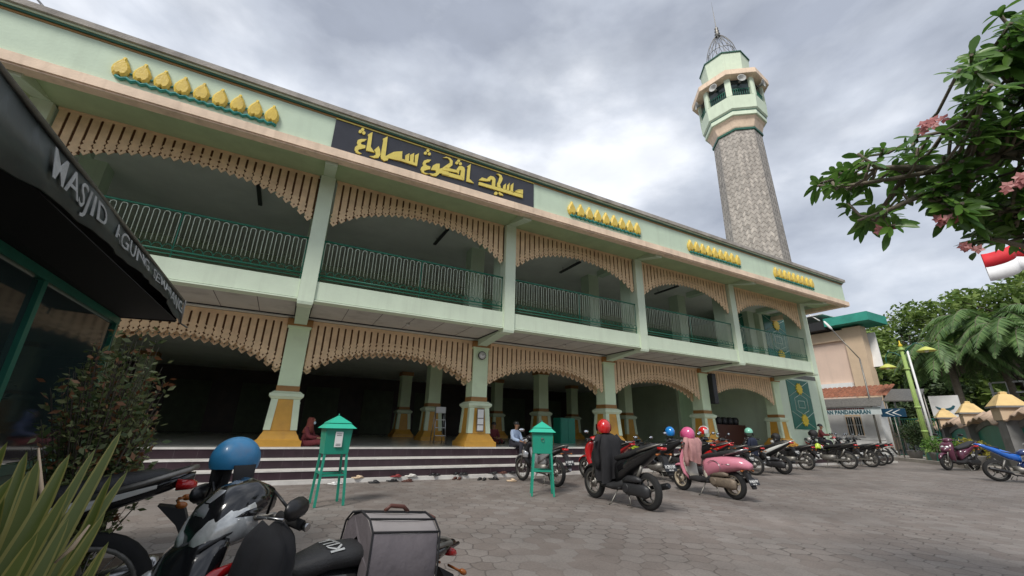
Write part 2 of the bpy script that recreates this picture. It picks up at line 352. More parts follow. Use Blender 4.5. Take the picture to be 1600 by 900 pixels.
# columns of the arcade
def column(cx, cy, inner=False):
    s = mb(); c = s.m = 0
    h = .245
    s.box((cx-h, cy-h, 2.06), (cx+h, cy+h, 3.70)); s.box((cx-h-.03, cy-h-.03, 3.50), (cx+h+.03, cy+h+.03, 3.56))
    s.m = 2; s.box((cx-h-.012, cy-h-.012, 1.93), (cx+h+.012, cy+h+.012, 2.058)); s.box((cx-h-.05, cy-h-.05, 3.562), (cx+h+.05, cy+h+.05, 3.74))
    col = s.build('column', ['column_green', 'cream_green', 'ochre_dark'], B)
    s = mb(); s.m = 1
    s.frustum(cx, cy, 1.74, h+.07, h+.07, 1.80, h+.12, h+.12); s.box((cx-h-.13, cy-h-.13, 1.802), (cx+h+.13, cy+h+.13, 1.87)); s.frustum(cx, cy, 1.872, h+.11, h+.11, 1.928, h+.04, h+.04)
    s.m = 0; s.frustum(cx, cy, 1.02, h+.09, h+.09, 1.738, h+.045, h+.045)
    s.m = 1
    for sx in (-1, 1):
        for sy in (-1, 1):     # corner strips
            for k in (0, 1):
                b0 = h+.10; b1 = h+.055; wd = .135; pr = .012
                v = []
                for z, bb in ((1.03, b0), (1.736, b1)):
                    if k == 0: v += [(cx+sx*(bb-wd), cy+sy*(bb+pr-.02), z), (cx+sx*(bb+pr), cy+sy*(bb+pr-.02), z), (cx+sx*(bb+pr), cy+sy*(bb+pr), z), (cx+sx*(bb-wd), cy+sy*(bb+pr), z)]
                    else: v += [(cx+sx*(bb+pr-.02), cy+sy*(bb-wd), z), (cx+sx*(bb+pr+.001), cy+sy*(bb-wd), z), (cx+sx*(bb+pr+.001), cy+sy*(bb+pr-.021), z), (cx+sx*(bb+pr-.02), cy+sy*(bb+pr-.021), z)]
                s.add(v, [(0, 3, 2, 1), (4, 5, 6, 7), (0, 1, 5, 4), (1, 2, 6, 5), (2, 3, 7, 6), (3, 0, 4, 7)], False)
    s.build('pedestal', ['ochre', 'cream_green'], col)
    s = mb()
    prof = [(.672, .49), (.80, .49), (.802, .46), (.84, .43), (.90, .40), (.96, .365), (1.0, .345), (1.018, .345)]
    for (z0, a), (z1, b) in zip(prof[:-1], prof[1:]): s.frustum(cx, cy, z0+.0005, a, a, z1, b, b)
    s.build('column_foot', 'ochre', col)
for cx in CX: column(cx, 11.99)
for cy in (16.6, 21.2):
    for i, cx in enumerate(CX[1:6]): column(cx+.1, cy, True)
# valances of planks
def valance(x0, x1, y, zt, zc, za, name='valance', pitch=.168, th=.022, full=True):
    s = mb(); n = max(8, round((x1-x0)/pitch)); p = (x1-x0)/n; rng = random.Random(int(x0*10+y*7))
    for i in range(n):
        u = (i+.5)/n; uu = abs(2*u-1); k = 1-min(1, uu/.93)**2.0
        zb = zc+(za-zc)*(max(0, k)**.72); c = x0+(i+.5)*p; h = p/2; dz = rng.uniform(-.006, .006); zb += dz; jy = rng.uniform(-.003, .003)
        g0 = .023 if full else .008
        s.m = 1  # added dark strips behind the slits and cut-outs: their shade put in as colour
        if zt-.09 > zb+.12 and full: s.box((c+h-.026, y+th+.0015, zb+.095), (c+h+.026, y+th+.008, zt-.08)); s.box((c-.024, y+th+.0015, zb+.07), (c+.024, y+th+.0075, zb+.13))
        s.m = 0
        for sg in (-1, 1):
            pr = [(0, zt), (h-.001, zt), (h-.001, zt-.085), (h-g0, zt-.095), (h-g0, zb+.325), (h-.004, zb+.315), (h-.004, zb+.285), (h-.034, zb+.25), (h-.004, zb+.215), (h-.004, zb+.155),
                  (h-.034, zb+.125), (h-.004, zb+.10), (h-.006, zb+.085), (0, zb), (0, zb+.07), (.021, zb+.098), (0, zb+.126)]
            if zb+.33 > zt-.10: pr = [(0, zt), (h-.001, zt), (h-.003, zb+.17), (h-.026, zb+.145), (h-.003, zb+.12), (h-.006, zb+.085), (0, zb), (0, zb+.075), (.017, zb+.098), (0, zb+.121)]
            s.prism([(c+sg*a, y+jy, z) for a, z in pr], (0, th, 0))
    s.box((x0, y-.012, zt-.06), (x1, y-.001, zt))
    return s.build(name, ['wood', 'slit_shade'], B)
bays = [(CX[i], CX[i+1]) for i in range(6)]
for i, (a, b) in enumerate(bays):
    if i == 0: a += 2.4
    valance(a+.20, b-.20, 10.02, 7.02, 5.74, 6.45)
    valance(a+.262, b-.262, 11.80, 3.74, 2.46, 3.06)
    if i < 5: valance(a+.262, b-.262, 12.14, 3.70, 2.40, 3.0, full=False, pitch=.2)
# posts, balcony edge beams, brackets
for i, cx in enumerate(CX):
    s = mb(); s.box((cx-.165, 9.91, 3.76), (cx+.165, 10.25, 6.98))
    s.frustum(cx, 10.08, 3.70, .15, .155, 3.758, .165, .17)
    s.build('balcony_post', 'mint_light', B)
    s = mb(); s.box((cx-.15, 10.252, 4.2), (cx+.15, 10.75, 7.18)); s.build('inner_post', 'mint', B)
    s = mb(); s.prism([(cx-.15, 10.252, 3.98), (cx-.15, 10.252, 3.76), (cx-.15, 11.72, 3.60), (cx-.15, 11.72, 3.98)], (.30, 0, 0))
    s.build('lower_bracket', 'mint', B); s = mb(); s.prism([(cx-.13, 9.908, 6.98), (cx-.13, 8.96, 6.74), (cx-.13, 8.96, 6.93), (cx-.13, 9.908, 7.14)], (.26, 0, 0))
    s.build('upper_bracket', 'mint', B); s = mb(); s.prism([(cx-.15, 10.76, 6.982), (cx-.15, 12.0, 6.982), (cx-.15, 12.0, 7.2), (cx-.15, 10.76, 7.2)], (.30, 0, 0))
    s.build('ceiling_beam', 'mint', B)
for i, (a, b) in enumerate(bays):
    s = mb(); s.m = 0; a_, b_ = a+.168, b-.168
    s.box((a_, 9.95, 3.845), (b_, 10.2, 4.27)); s.box((a_, 9.93, 3.80), (b_, 10.21, 3.832)); s.m = 1; s.box((a_, 9.96, 3.833), (b_, 10.2, 3.844))
    s.build('balcony_edge', ['mint_light', 'line_black'], B)
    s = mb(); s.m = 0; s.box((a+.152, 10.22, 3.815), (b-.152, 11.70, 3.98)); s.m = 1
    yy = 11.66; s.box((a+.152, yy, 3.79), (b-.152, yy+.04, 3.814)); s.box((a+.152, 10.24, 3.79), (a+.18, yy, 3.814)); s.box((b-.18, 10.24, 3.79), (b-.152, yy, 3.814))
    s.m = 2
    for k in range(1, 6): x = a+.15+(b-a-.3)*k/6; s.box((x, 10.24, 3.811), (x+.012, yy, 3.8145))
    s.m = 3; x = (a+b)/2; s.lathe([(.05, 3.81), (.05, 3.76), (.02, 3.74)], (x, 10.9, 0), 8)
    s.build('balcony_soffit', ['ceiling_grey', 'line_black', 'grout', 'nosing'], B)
# railings
def railing(a, b, y, z0, z1):
    s = mb(); s.tube([(a, y, z1), (b, y, z1)], .024, 6); s.tube([(a, y, z0+.10), (b, y, z0+.10)], .02, 6); s.tube([(a, y, z0+.02), (b, y, z0+.02)], .012, 6)
    for x in (a+.02, (a+b)/2, b-.02): s.tube([(x, y, z0-.12), (x, y, z1)], .013, 5)
    r = s.build('railing', 'rail_green', B)
    n = round((b-a)/.17); p = (b-a)/n; s = mb(); q = mb()
    for i in range(n):
        c = a+(i+.5)*p; w = p*.29; zt = z1-.035; pts = [(c-w*.9, y, z0+.25)]
        for k in range(7): t = math.pi*k/6; pts.append((c-w*math.cos(t), y, zt-w+w*math.sin(t)))
        pts.append((c+w*.9, y, z0+.25)); s.tube(pts, .0085, 4)
        pts = [(c-p/2*math.cos(math.pi*k/6), y-.012, z0+.11+.11*math.sin(math.pi*k/6)) for k in range(7)]; q.tube(pts, .007, 4)
    s.build('railing_loops', 'rail_pale', r); q.build('railing_arches', 'rail_green', r)
for i, (a, b) in enumerate(bays[1:]): railing(a+.17, b-.17, 10.06, 4.36, 5.33)
# fascia, roof edge, soffit
YF = 8.8; XE = 22.08
s = mb(); s.m = 0; s.box((XL, YF, 7.03), (XE, YF+.14, 7.86)); s.m = 0; s.box((XE-.14, YF+.142, 7.03), (XE, 20, 7.86))
s.m = 1; s.box((XL, YF-.09, 6.835), (XE+.09, YF+.22, 7.028)); s.box((XE-.2, YF+.222, 6.835), (XE+.09, 20, 7.028))
s.m = 2; s.box((XL, YF-.055, 6.80), (XE+.05, YF+.12, 6.833))
s.build('fascia', ['mint', 'peach', 'peach'], B)
s = mb(); s.m = 1; s.box((XL, YF-.02, 7.862), (XE+.02, YF+.2, 7.90)); s.m = 2; s.box((XL, YF-.05, 7.902), (XE+.05, YF+.2, 7.945)); s.m = 3; s.box((XL, YF-.075, 7.947), (XE+.07, YF+.2, 7.985))
s.m = 0; s.box((XL, YF-.13, 7.987), (XE+.13, YF+.4, 8.105)); s.box((XL, YF+.402, 7.99), (XE+.12, 20, 8.06)); s.box((XE-.05, YF+.21, 7.862), (XE+.06, 20, 7.986))
s.build('roof_edge', ['cap_grey', 'ochre_dark', 'dark_green', 'cream_green'], B)
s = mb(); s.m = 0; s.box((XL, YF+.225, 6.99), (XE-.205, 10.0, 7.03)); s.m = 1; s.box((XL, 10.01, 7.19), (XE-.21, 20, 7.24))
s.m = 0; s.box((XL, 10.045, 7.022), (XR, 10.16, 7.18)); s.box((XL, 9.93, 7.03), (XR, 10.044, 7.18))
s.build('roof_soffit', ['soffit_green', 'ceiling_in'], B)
# upper gallery: slab, back wall, inner posts, lamps
s = mb(); s.box((XL, 11.72, 3.76), (XR, 20, 3.98)); s.build('gallery_slab', 'ceiling_in', B)
s = mb(); s.box((XL, 10.205, 3.985), (XR, 20, 4.2)); s.build('gallery_floor', 'floor_tile', B)
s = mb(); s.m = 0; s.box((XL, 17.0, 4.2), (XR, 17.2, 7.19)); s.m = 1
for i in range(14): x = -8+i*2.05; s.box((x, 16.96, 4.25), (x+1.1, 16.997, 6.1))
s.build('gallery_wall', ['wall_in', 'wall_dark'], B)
for cx in CX: s = mb(); s.box((cx-.25, 12.4, 4.2), (cx+.25, 12.9, 7.19)); s.build('gallery_column', 'mint', B)
for cx in CX[:-1]: s = mb(); s.box((cx+3.5, 11.2, 7.0), (cx+3.6, 12.5, 7.05)); s.tube([(cx+3.55, 11.4, 7.04), (cx+3.55, 11.4, 7.2)], .01, 5); s.tube([(cx+3.55, 12.3, 7.04), (cx+3.55, 12.3, 7.2)], .01, 5); s.build('tube_lamp', 'black', B)
# ground floor interior
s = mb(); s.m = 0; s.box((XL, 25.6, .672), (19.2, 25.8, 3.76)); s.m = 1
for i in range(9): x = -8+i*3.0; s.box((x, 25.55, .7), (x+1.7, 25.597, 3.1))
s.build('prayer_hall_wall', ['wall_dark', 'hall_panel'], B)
s = mb(); s.box((XL-.2, 9.2, .0), (XL-.002, 26, 8)); s.build('side_wall', 'mint', B)
s = mb(); s.box((XL, 20.0, 3.76), (19.4, 26, 3.98)); s.build('hall_ceiling', 'ceiling_in', B)
s = mb(); s.box((19.2, 16.5, .672), (19.4, 25.6, 3.76)); s.build('side_wall', 'wall_in', B)
# end wing with star panels and narrow windows
WX0, WX1, WY = 20.92, 25.05, 12.2
s = mb(); s.box((WX0, WY, .672), (WX1, 20, 7.62)); s.box((WX1+.002, WY+.35, .3), (WX1+.75, 20, 7.62)); s.box((WX1+.55, WY+.20, .3), (WX1+.9, WY+.348, 7.62))
s.box((18.6, 12.7, 4.2), (WX0-.002, 12.9, 7.19)); s.build('end_wing', 'mint_light', B)
def star_panel(x0, x1, z0, z1, y, name='star_panel'):
    s = mb(); s.m = 0; s.box((x0, y-.03, z0), (x1, y-.002, z1)); s.m = 1; cx = (x0+x1)/2; w = x1-x0; hh = z1-z0
    f = lambda p, q: s.tube([(p[0], y-.034, p[1]), (q[0], y-.034, q[1])], .014, 4)
    za, zb = z0+hh*.18, z1-hh*.18; k = w*.5
    for zz in (za, zb):
        for sx in (-1, 1):
            for sz in (-1, 1): f((cx, zz), (cx+sx*k*.98, zz+sz*min(k, hh*.175)*.98))
    q = [(cx-w*.28, z0+hh*.38), (cx, z0+hh*.30), (cx+w*.28, z0+hh*.38), (cx+w*.28, z0+hh*.62), (cx, z0+hh*.70), (cx-w*.28, z0+hh*.62)]
    for i in range(6): f(q[i], q[(i+1) % 6])
    q = [(cx-w*.14, z0+hh*.43), (cx+w*.14, z0+hh*.43), (cx+w*.14, z0+hh*.57), (cx-w*.14, z0+hh*.57)]
    for i in range(4): f(q[i], q[(i+1) % 4])
    pn = s.build(name, ['glass_green', 'rail_pale'], B)
    for zz in (za, zb):
        s = mb(); pts = []
        for i in range(20): a = 2*math.pi*i/20; r = .30 if i % 2 == 0 else .225; pts.append((cx+r*math.cos(a), y-.075, zz+r*math.sin(a)))
        s.prism(pts, (0, .05, 0)); s.build('star', 'yellow', pn)
star_panel(22.25, 24.2, 1.45, 3.85, WY); star_panel(21.2, 23.3, 4.6, 7.1, WY)
star_panel(18.75, 20.5, 4.6, 7.1, 12.7)
s = mb(); s.m = 0; s.box((WX1+.1, WY+.26, 4.7), (WX1+.5, WY+.345, 7.35)); s.box((WX1+.1, WY+.26, 1.9), (WX1+.5, WY+.345, 4.2)); s.build('narrow_window', 'glass_dark', B)
s = mb(); s.box((WX0+.3, WY-.01, 3.95), (WX1, WY-.002, 4.15)); s.tube([(21.3, 12.1, 4.18), (23.9, 12.1, 4.3)], .02, 5); s.tube([(21.3, 11.9, 4.22), (24.2, 11.9, 4.2)], .02, 5); s.tube([(22, 11.8, 4.3), (23.6, 12.15, 4.1)], .02, 5); s.build('conduit', 'metal_dull', B)
# clock on the second column, papers, loudspeaker
t = thing('wall_clock', (X1+S+.0, 11.7, 3.3), 'round black rimmed wall clock high on the second column', 'clock')
s = MB(); s.lathe([(.0, .0), (.125, .0), (.13, .03), (.13, .045), (.11, .05)], (0, 0, 0), 20, ax=1); 
for v in s.v: v.y = -v.y
s.build('clock_case', 'black', t)
s = MB(); s.lathe([(.108, -.047), (.108, -.052)], (0, 0, 0), 20, ax=1); fc = s.build('clock_face', 'paper', t)
s = MB()
for i in range(12): a = 2*math.pi*i/12; s.box((math.sin(a)*.09-.006, -.056, math.cos(a)*.09-.012), (math.sin(a)*.09+.006, -.053, math.cos(a)*.09+.012))
s.tube([(0, -.056, 0), (.03, -.056, .04)], .005, 4); s.tube([(0, -.058, 0), (.072, -.058, .03)], .004, 4); s.build('clock_hands', 'black', t)
t = thing('notice_frame', (X1+S, 11.6, 1.4), 'framed grey notices fixed one above another on the second column pedestal', 'notice')
s = MB(); s.box((-.11, -.02, -.32), (.11, .0, .32)); s.build('frame', 'metal_dull', t)
s = MB()
for (z0, z1) in ((.06, .29), (-.12, .03), (-.29, -.15)): s.box((-.09, -.024, z0), (.09, -.0205, z1))
s.build('notice_sheet', 'paper', t)
t = thing('column_loudspeaker', (X1+3*S+.42, 11.72, 2.95), 'tall black box loudspeaker hung high on the fourth column', 'loudspeaker')
s = MB(); s.box((-.14, -.16, -.62), (.14, .12, .62)); s.build('cabinet', 'black_matte', t, bevel=.02)
s = MB(); s.box((-.12, -.168, -.59), (.12, -.161, .59)); s.build('grille', 'black', t)
# leaf ornaments on the fascia
def ornament(x0, x1, n=9, zc=7.36):
    s = mb(); p = (x1-x0)/n; pts = []
    for i in range(n*4): a = i/(n*4); x = x0+p*.3+(x1-x0-p*.3)*a; pts.append((x, YF-.03, zc-.14-.05*abs(math.sin(math.pi*2*a*n/2*2))))
    s.tube(pts, .035, 6); pts2 = [(q[0]-.03, q[1], q[2]+.16) for q in pts[:-3]]; s.tube(pts2, .018, 5)
    root = s.build('leaf_frieze', 'teal', B)
    for i in range(n):
        c = x0+(i+.5)*p-.02; w = p*.44; h = .40; pr = []
        for k in range(15):
            t = k/14; xx = w*math.sin(math.pi*min(1, t*1.0)**.8)*(1-.15*t); pr.append((xx, zc-.13+h*(t**1.1)))
        right = [(0.0, zc-.115), (w*.35, zc-.16), (w*.75, zc-.12), (w*.98, zc-.02), (w*.92, zc+.07), (w*.62, zc+.16), (w*.25, zc+.235), (0.02, zc+.29)]
        out_ = right+[(-x, z) for x, z in right[1:][::-1]]
        s = mb(); m_ = [(c+x, YF-.05, z) for x, z in out_]; inn = [(c+x*.72, YF-.085, zc+.04+(z-zc-.04)*.72) for x, z in out_]; k = len(m_)
        back = [(x, YF-.004, z) for x, y, z in m_]
        s.add(back+m_+inn, [(i_, (i_+1) % k, k+(i_+1) % k, k+i_) for i_ in range(k)]+[(k+i_, k+(i_+1) % k, 2*k+(i_+1) % k, 2*k+i_) for i_ in range(k)]+[list(range(2*k, 3*k))], False)
        s.build('gold_leaf', 'gold_leaf', root)
for a, b in ((-3.86, -1.08), (6.43, 9.37), (11.55, 14.5), (16.6, 19.52)): ornament(a, b)
# black name panel with gold lettering
s = mb(); s.box((-.04, YF-.02, 7.035), (5.26, YF-.002, 7.855)); pn = s.build('name_panel', 'slate', B)
Z3 = lambda q: PL(540+q[0]/9, 190+q[1]/9, 'y', YF-.03); Z4 = lambda q: PL(690+q[0]/10, 240+q[1]/10, 'y', YF-.03)
GL3 = [[(295,252),(262,282),(228,290),(212,305),(222,328),(278,340),(275,378),(225,388),(190,395),(172,405),(180,430),(225,455),(190,460),(145,440),(125,405),(130,365),(170,335),(158,300),(170,265),(215,250)],
 [(310,190),(378,152),(352,362),(405,440),(285,412),(320,215)],
 [(462,352),(480,400),(490,470),(460,515),(400,518),(335,492),(390,490),(425,470),(420,440),(400,405)],
 [(520,250),(590,215),(558,490),(570,505),(605,515),(590,550),(540,560),(500,530),(490,500),(528,270)],
 [(565,490),(600,470),(670,435),(720,428),(795,425),(790,530),(835,545),(840,480),(895,452),(885,560),(905,565),(905,475),(962,448),(950,580),(970,585),(975,480),(1028,452),(1000,632),(780,562),(560,512)],
 [(1200,545),(1170,575),(1130,585),(1120,605),(1140,625),(1190,640),(1185,675),(1135,685),(1095,700),(1105,725),(1170,740),(1120,745),(1070,720),(1052,685),(1060,650),(1090,625),(1080,590),(1100,555),(1150,540)],
 [(1320,600),(1315,740),(1270,775),(1210,765),(1170,735),(1230,740),(1270,725),(1262,692),(1195,685),(1225,625),(1270,600)],
 [(1318,680),(1445,715),(1445,765),(1316,730)]]
GL4 = [[(15,70),(70,55),(130,75),(170,120),(165,185),(110,232),(75,225),(0,240),(20,220),(90,170),(130,150),(125,110),(90,75)],
 [(-40,245),(0,232),(110,234),(228,262),(232,302),(0,258),(-45,275)],
 [(0,272),(290,352),(345,425),(0,332)],
 [(230,298),(235,245),(265,205),(310,200),(350,225),(360,265),(347,424),(292,352),(300,275),(278,258),(262,330)],
 [(390,210),(450,170),(430,400),(500,470),(385,440),(405,225)],
 [(580,415),(625,380),(720,410),(720,442),(575,422)],[(580,450),(860,530),(1262,642),(1262,700),(575,495)],
 [(705,432),(720,380),(760,355),(810,370),(835,410),(830,522),(785,510),(785,425),(765,405),(750,442)],
 [(850,325),(890,325),(930,350),(948,400),(930,450),(905,490),(920,547),(870,532),(862,480),(890,420),(900,370),(880,340)],
 [(955,558),(965,500),(1000,475),(990,568)],[(1015,574),(1020,500),(1055,465),(1045,583)],[(1070,588),(1075,500),(1115,465),(1105,600)],
 [(1100,612),(1160,580),(1200,570),(1262,572),(1262,641),(1105,600)],[(890,610),(940,640),(955,665),(900,655),(885,630)]]
s = mb()
for fn, gs in ((Z3, GL3), (Z4, GL4)):
    for i, gq in enumerate(gs): s.prism([fn(q)-Vector((0, .02+.0015*i, 0)) for q in gq], (0, .035, 0))
for fn, c, r, k in ((Z3, (238, 118), 24, 9), (Z3, (205, 145), 24, 9), (Z3, (255, 165), 24, 9), (Z3, (1155, 412), 22, 9), (Z3, (1120, 448), 22, 9), (Z3, (1175, 460), 22, 9), (Z4, (262, 118), 24, 10), (Z4, (235, 150), 24, 10), (Z4, (290, 165), 24, 10), (Z4, (845, 625), 26, 10)):
    s.prism([fn((c[0]+r*math.cos(a*math.pi/5), c[1]+r*math.sin(a*math.pi/5)))-Vector((0, .02, 0)) for a in range(10)], (0, .035, 0))
s.build('lettering', 'gold', pn)
s = mb(); s.box((-.04, YF-.04, 7.84), (5.26, YF-.021, 7.86)); s.build('panel_trim', 'gold', pn)
# cable looping up from the roof edge
s = MB((-7, 8.9, 8.1)); s.tube([P(74, 22, 12.2), P(66, 8, 12.4), P(52, -8, 12.9), P(30, -30, 13.4), P(-30, -50, 14)], .02, 6); c = s.build('roof_cable', 'black'); tag(c, 'black cable looping up from the roof edge at the far left', 'cable')
# ================================================================== minaret
km('wall_pale', (.42, .42, .40), .6)
MX, MY = 26.9, 15.0
T = thing('minaret', (MX, MY, 0), 'tall octagonal minaret with chevron tiled shaft and a wire dome', 'minaret')
def chev():
    m = bpy.data.materials.new('chevron'); m.use_nodes = True; t = m.node_tree; b = t.nodes['Principled BSDF']; l = t.links.new
    uv = t.nodes.new('ShaderNodeUVMap'); sx = t.nodes.new('ShaderNodeSeparateXYZ'); l(uv.outputs[0], sx.inputs[0])
    def ma(op, a, bb=0, cc=0):
        n = t.nodes.new('ShaderNodeMath'); n.operation = op
        for i, x in enumerate((a, bb, cc)):
            if isinstance(x, (int, float)): n.inputs[i].default_value = x
            else: l(x, n.inputs[i])
        return n.outputs[0]
    zig = ma('PINGPONG', sx.outputs[0], .16); v = ma('ADD', ma('MULTIPLY', sx.outputs[1], 2.9), ma('MULTIPLY', zig, 3.4)); fr = ma('FRACT', v)
    nz = t.nodes.new('ShaderNodeTexNoise'); nz.inputs['Scale'].default_value = 3; nz.inputs['Detail'].default_value = 6; tc = t.nodes.new('ShaderNodeTexCoord'); l(tc.outputs['Object'], nz.inputs[0])
    wn = t.nodes.new('ShaderNodeTexWhiteNoise'); wn.noise_dimensions = '2D'; cb = t.nodes.new('ShaderNodeCombineXYZ'); l(ma('FLOOR', v), cb.inputs[0]); l(ma('FLOOR', ma('MULTIPLY', sx.outputs[0], 6.25)), cb.inputs[1]); l(cb.outputs[0], wn.inputs[0])
    r = t.nodes.new('ShaderNodeValToRGB'); e = r.color_ramp.elements; e[0].position = .05; e[0].color = (.22, .19, .16, 1); e[1].position = .24; e[1].color = (.52, .475, .42, 1); l(fr, r.inputs[0])
    x = t.nodes.new('ShaderNodeMix'); x.data_type = 'RGBA'; x.blend_type = 'MULTIPLY'; x.inputs[0].default_value = 1; l(r.outputs[0], x.inputs[6])
    k = ma('MULTIPLY', ma('ADD', .55, ma('MULTIPLY', nz.outputs[0], .85)), ma('ADD', .78, ma('MULTIPLY', wn.outputs[0], .4))); l(k, x.inputs[7]); l(x.outputs[2], b.inputs['Base Color']); b.inputs['Roughness'].default_value = .85
    bp = t.nodes.new('ShaderNodeBump'); bp.inputs['Strength'].default_value = .9; bp.inputs['Distance'].default_value = .08; l(fr, bp.inputs['Height']); l(bp.outputs[0], b.inputs['Normal']); K['chevron'] = m
chev()
A8 = R(22.5)+R(8)
def ring(r): return [(MX+r*math.cos(A8+math.pi*i/4), MY+r*math.sin(A8+math.pi*i/4)) for i in range(8)]
def octa(s, prof):
    s.lathe(prof, (MX, MY, 0), 8, ang=A8, smooth=False)
o_ = T.location
s = MB(o_); vs = []; z0, z1 = 0, 22.07
for z, r in ((z0, 2.0), (z1, 1.62)): vs += [(x, y, z) for x, y in ring(r)]
s.add(vs, [(i, (i+1) % 8, 8+(i+1) % 8, 8+i) for i in range(8)])
sh = s.build('shaft', 'chevron', T); me = sh.data; uv = me.uv_layers.new(name='UVMap')
for p in me.polygons:
    a = [me.vertices[i].co for i in p.vertices]; cxy = sum((Vector((q.x, q.y, 0)) for q in a), Vector())/4; d = Vector((-cxy.y, cxy.x, 0)).normalized()
    for li in p.loop_indices: v = me.vertices[me.loops[li].vertex_index].co; uv.data[li].uv = (v.dot(d)+.64*5, v.z)
s = MB(o_); octa(s, [(1.63, 21.95), (1.72, 21.97), (1.72, 22.12), (1.66, 22.14)]); octa(s, [(2.08, 23.30), (2.12, 23.32), (2.12, 23.36), (2.08, 23.38)]); s.build('green_moulding', 'dark_green', T)
s = MB(o_); octa(s, [(1.64, 22.14), (1.70, 22.25), (1.84, 22.75), (1.98, 22.95), (1.95, 22.97)]); s.build('peach_collar', 'peach', T)
s = MB(o_); octa(s, [(1.95, 22.97), (2.10, 23.0), (2.10, 23.30), (2.08, 23.31), (2.08, 23.37), (2.22, 23.5), (2.28, 24.55), (2.2, 24.56), (2.2, 24.0)]); s.build('parapet', 'mint_light', T)
rr = ring(2.22); r2_ = ring(2.28)
for i in range(8):
    a = Vector((*rr[i], 0)); c0 = Vector((MX, MY, 0)); d = (a-c0).normalized(); tt = Vector((-d.y, d.x, 0))
    s = MB(o_); s.prism([a+tt*.16-d*.25+Vector((0, 0, 24.56)), a+tt*.2+Vector((0, 0, 24.56)), a+d*.05+Vector((0, 0, 24.56)), a-tt*.2+Vector((0, 0, 24.56)), a-tt*.16-d*.25+Vector((0, 0, 24.56))], (0, 0, 1.6)); s.build('gallery_post', 'mint_light', T)
s = MB(o_); octa(s, [(2.1, 24.3), (2.1, 26.16)]); s.build('gallery_glass', 'glass_dark', T)
s = MB(o_)
for i in range(8):
    a = Vector((*rr[i], 0))*.985+Vector((MX, MY, 0))*.015; b = Vector((*rr[(i+1) % 8], 0))*.985+Vector((MX, MY, 0))*.015
    for k in range(1, 9): q = a.lerp(b, .1+.8*k/9); s.tube([q+Vector((0, 0, 24.5)), q+Vector((0, 0, 25.2))], .02, 4)
    s.tube([a+Vector((0, 0, 25.2)), b+Vector((0, 0, 25.2))], .03, 4)
s.build('gallery_railing', 'rail_green', T)
s = MB(o_); octa(s, [(2.1, 26.1), (2.62, 26.16), (2.70, 26.2), (2.70, 26.62), (2.5, 26.66), (1.7, 27.0)]); s.build('eave', 'peach', T)
s = MB(o_); octa(s, [(1.72, 26.9), (1.66, 27.0), (1.66, 27.4), (1.76, 29.1)]); s.build('drum', 'mint_light', T)
s = MB(o_); octa(s, [(1.74, 29.08), (1.84, 29.12), (1.84, 29.2), (1.6, 29.26), (.2, 29.4)]); s.build('drum_cap', 'dark_green', T)
s = MB(o_)
for k in range(12):
    for sg in (-1, 1):
        pts = []
        for j in range(13):
            u = j/12; r = 1.12*math.cos(u*math.pi/2)**.6*(1+.10*math.sin(u*math.pi)); a = 2*math.pi*k/12+sg*u*1.3
            pts.append((MX+max(r, .03)*math.cos(a), MY+max(r, .03)*math.sin(a), 29.3+3.5*u))
        s.tube(pts, .017, 4)
for z, r in ((29.45, 1.1), (30.6, .98)): s.tube([(MX+r*math.cos(a*math.pi/10), MY+r*math.sin(a*math.pi/10), z) for a in range(21)], .022, 4)
s.build('wire_dome', 'metal_dull', T)
s = MB(o_); s.lathe([(.05, 32.6), (.08, 32.8), (.22, 32.95), (.08, 33.1), (.19, 33.28), (.07, 33.42), (.16, 33.58), (.05, 33.72), (.03, 34.0), (.022, 35.2), (.005, 36.8)], (MX, MY, 0), 10); s.build('finial', 'metal_dull', T)
for i in range(8):
    a = A8+math.pi*(i+.5)/4; d = Vector((math.cos(a), math.sin(a), 0))
    if d.dot(Vector((-.87, -.48, 0))) < -.2: continue
    c = Vector((MX, MY, 25.75))+d*2.12; t = thing('horn_loudspeaker', c, ['pale horn loudspeaker on the right edge face of the minaret gallery', 'unseen', 'pale horn loudspeaker seen edge on at the far left of the minaret gallery', 'pale horn loudspeaker on the left front face of the minaret gallery', 'pale horn loudspeaker on the middle front face of the minaret gallery'][i % 5], 'loudspeaker', 'horn loudspeakers on the minaret')
    s = MB(); q = d.to_track_quat('Z', 'Y').to_matrix(); pr = [(.05, 0), (.07, .12), (.14, .26), (.30, .38), (.31, .40), (.26, .37), (.10, .22), (.0, .2)]
    s.lathe(pr, (0, 0, 0), 12); s.v = [q@v for v in s.v]; s.build('horn', 'wall_pale', t)
    s = MB(); s.tube([-d*.1, d*.02], .09, 8); s.build('driver', 'metal_dull', t)
# ================================================================== behind the right end
t = thing('beige_building', (36, 16, 0), 'beige two storey building with flat green roof edge behind the tiled hut', 'building'); o = t.location
km('beige', (.66, .50, .40), .8, .05, 1, streak=(.42, .32, .25), sk=.25); km('tan', (.58, .44, .30), .8, .08, 1.5); km('teal_roof', (.03, .28, .21), .6, .2, 1.5)
s = MB(o); s.m = 0; s.box((35.2, 13.9, 0), (36.6, 24, 8.45)); s.m = 1; s.box((35.0, 13.5, 0), (35.8, 14.6, 8.6)); s.box((35.0, 14.602, 7.75), (35.198, 24, 8.5)); s.build('wall', ['beige', 'tan'], t)
s = MB(o); s.m = 0; s.prism([(34.2, 12.6, 8.75), (34.2, 15.3, 8.75), (34.2, 15.3, 9.35), (34.2, 12.6, 9.35)], (2.8, 0, 0)); s.m = 1; s.box((34.3, 15.302, 8.6), (36.8, 24, 9.2)); s.build('roof', ['teal_roof', 'black_matte'], t)
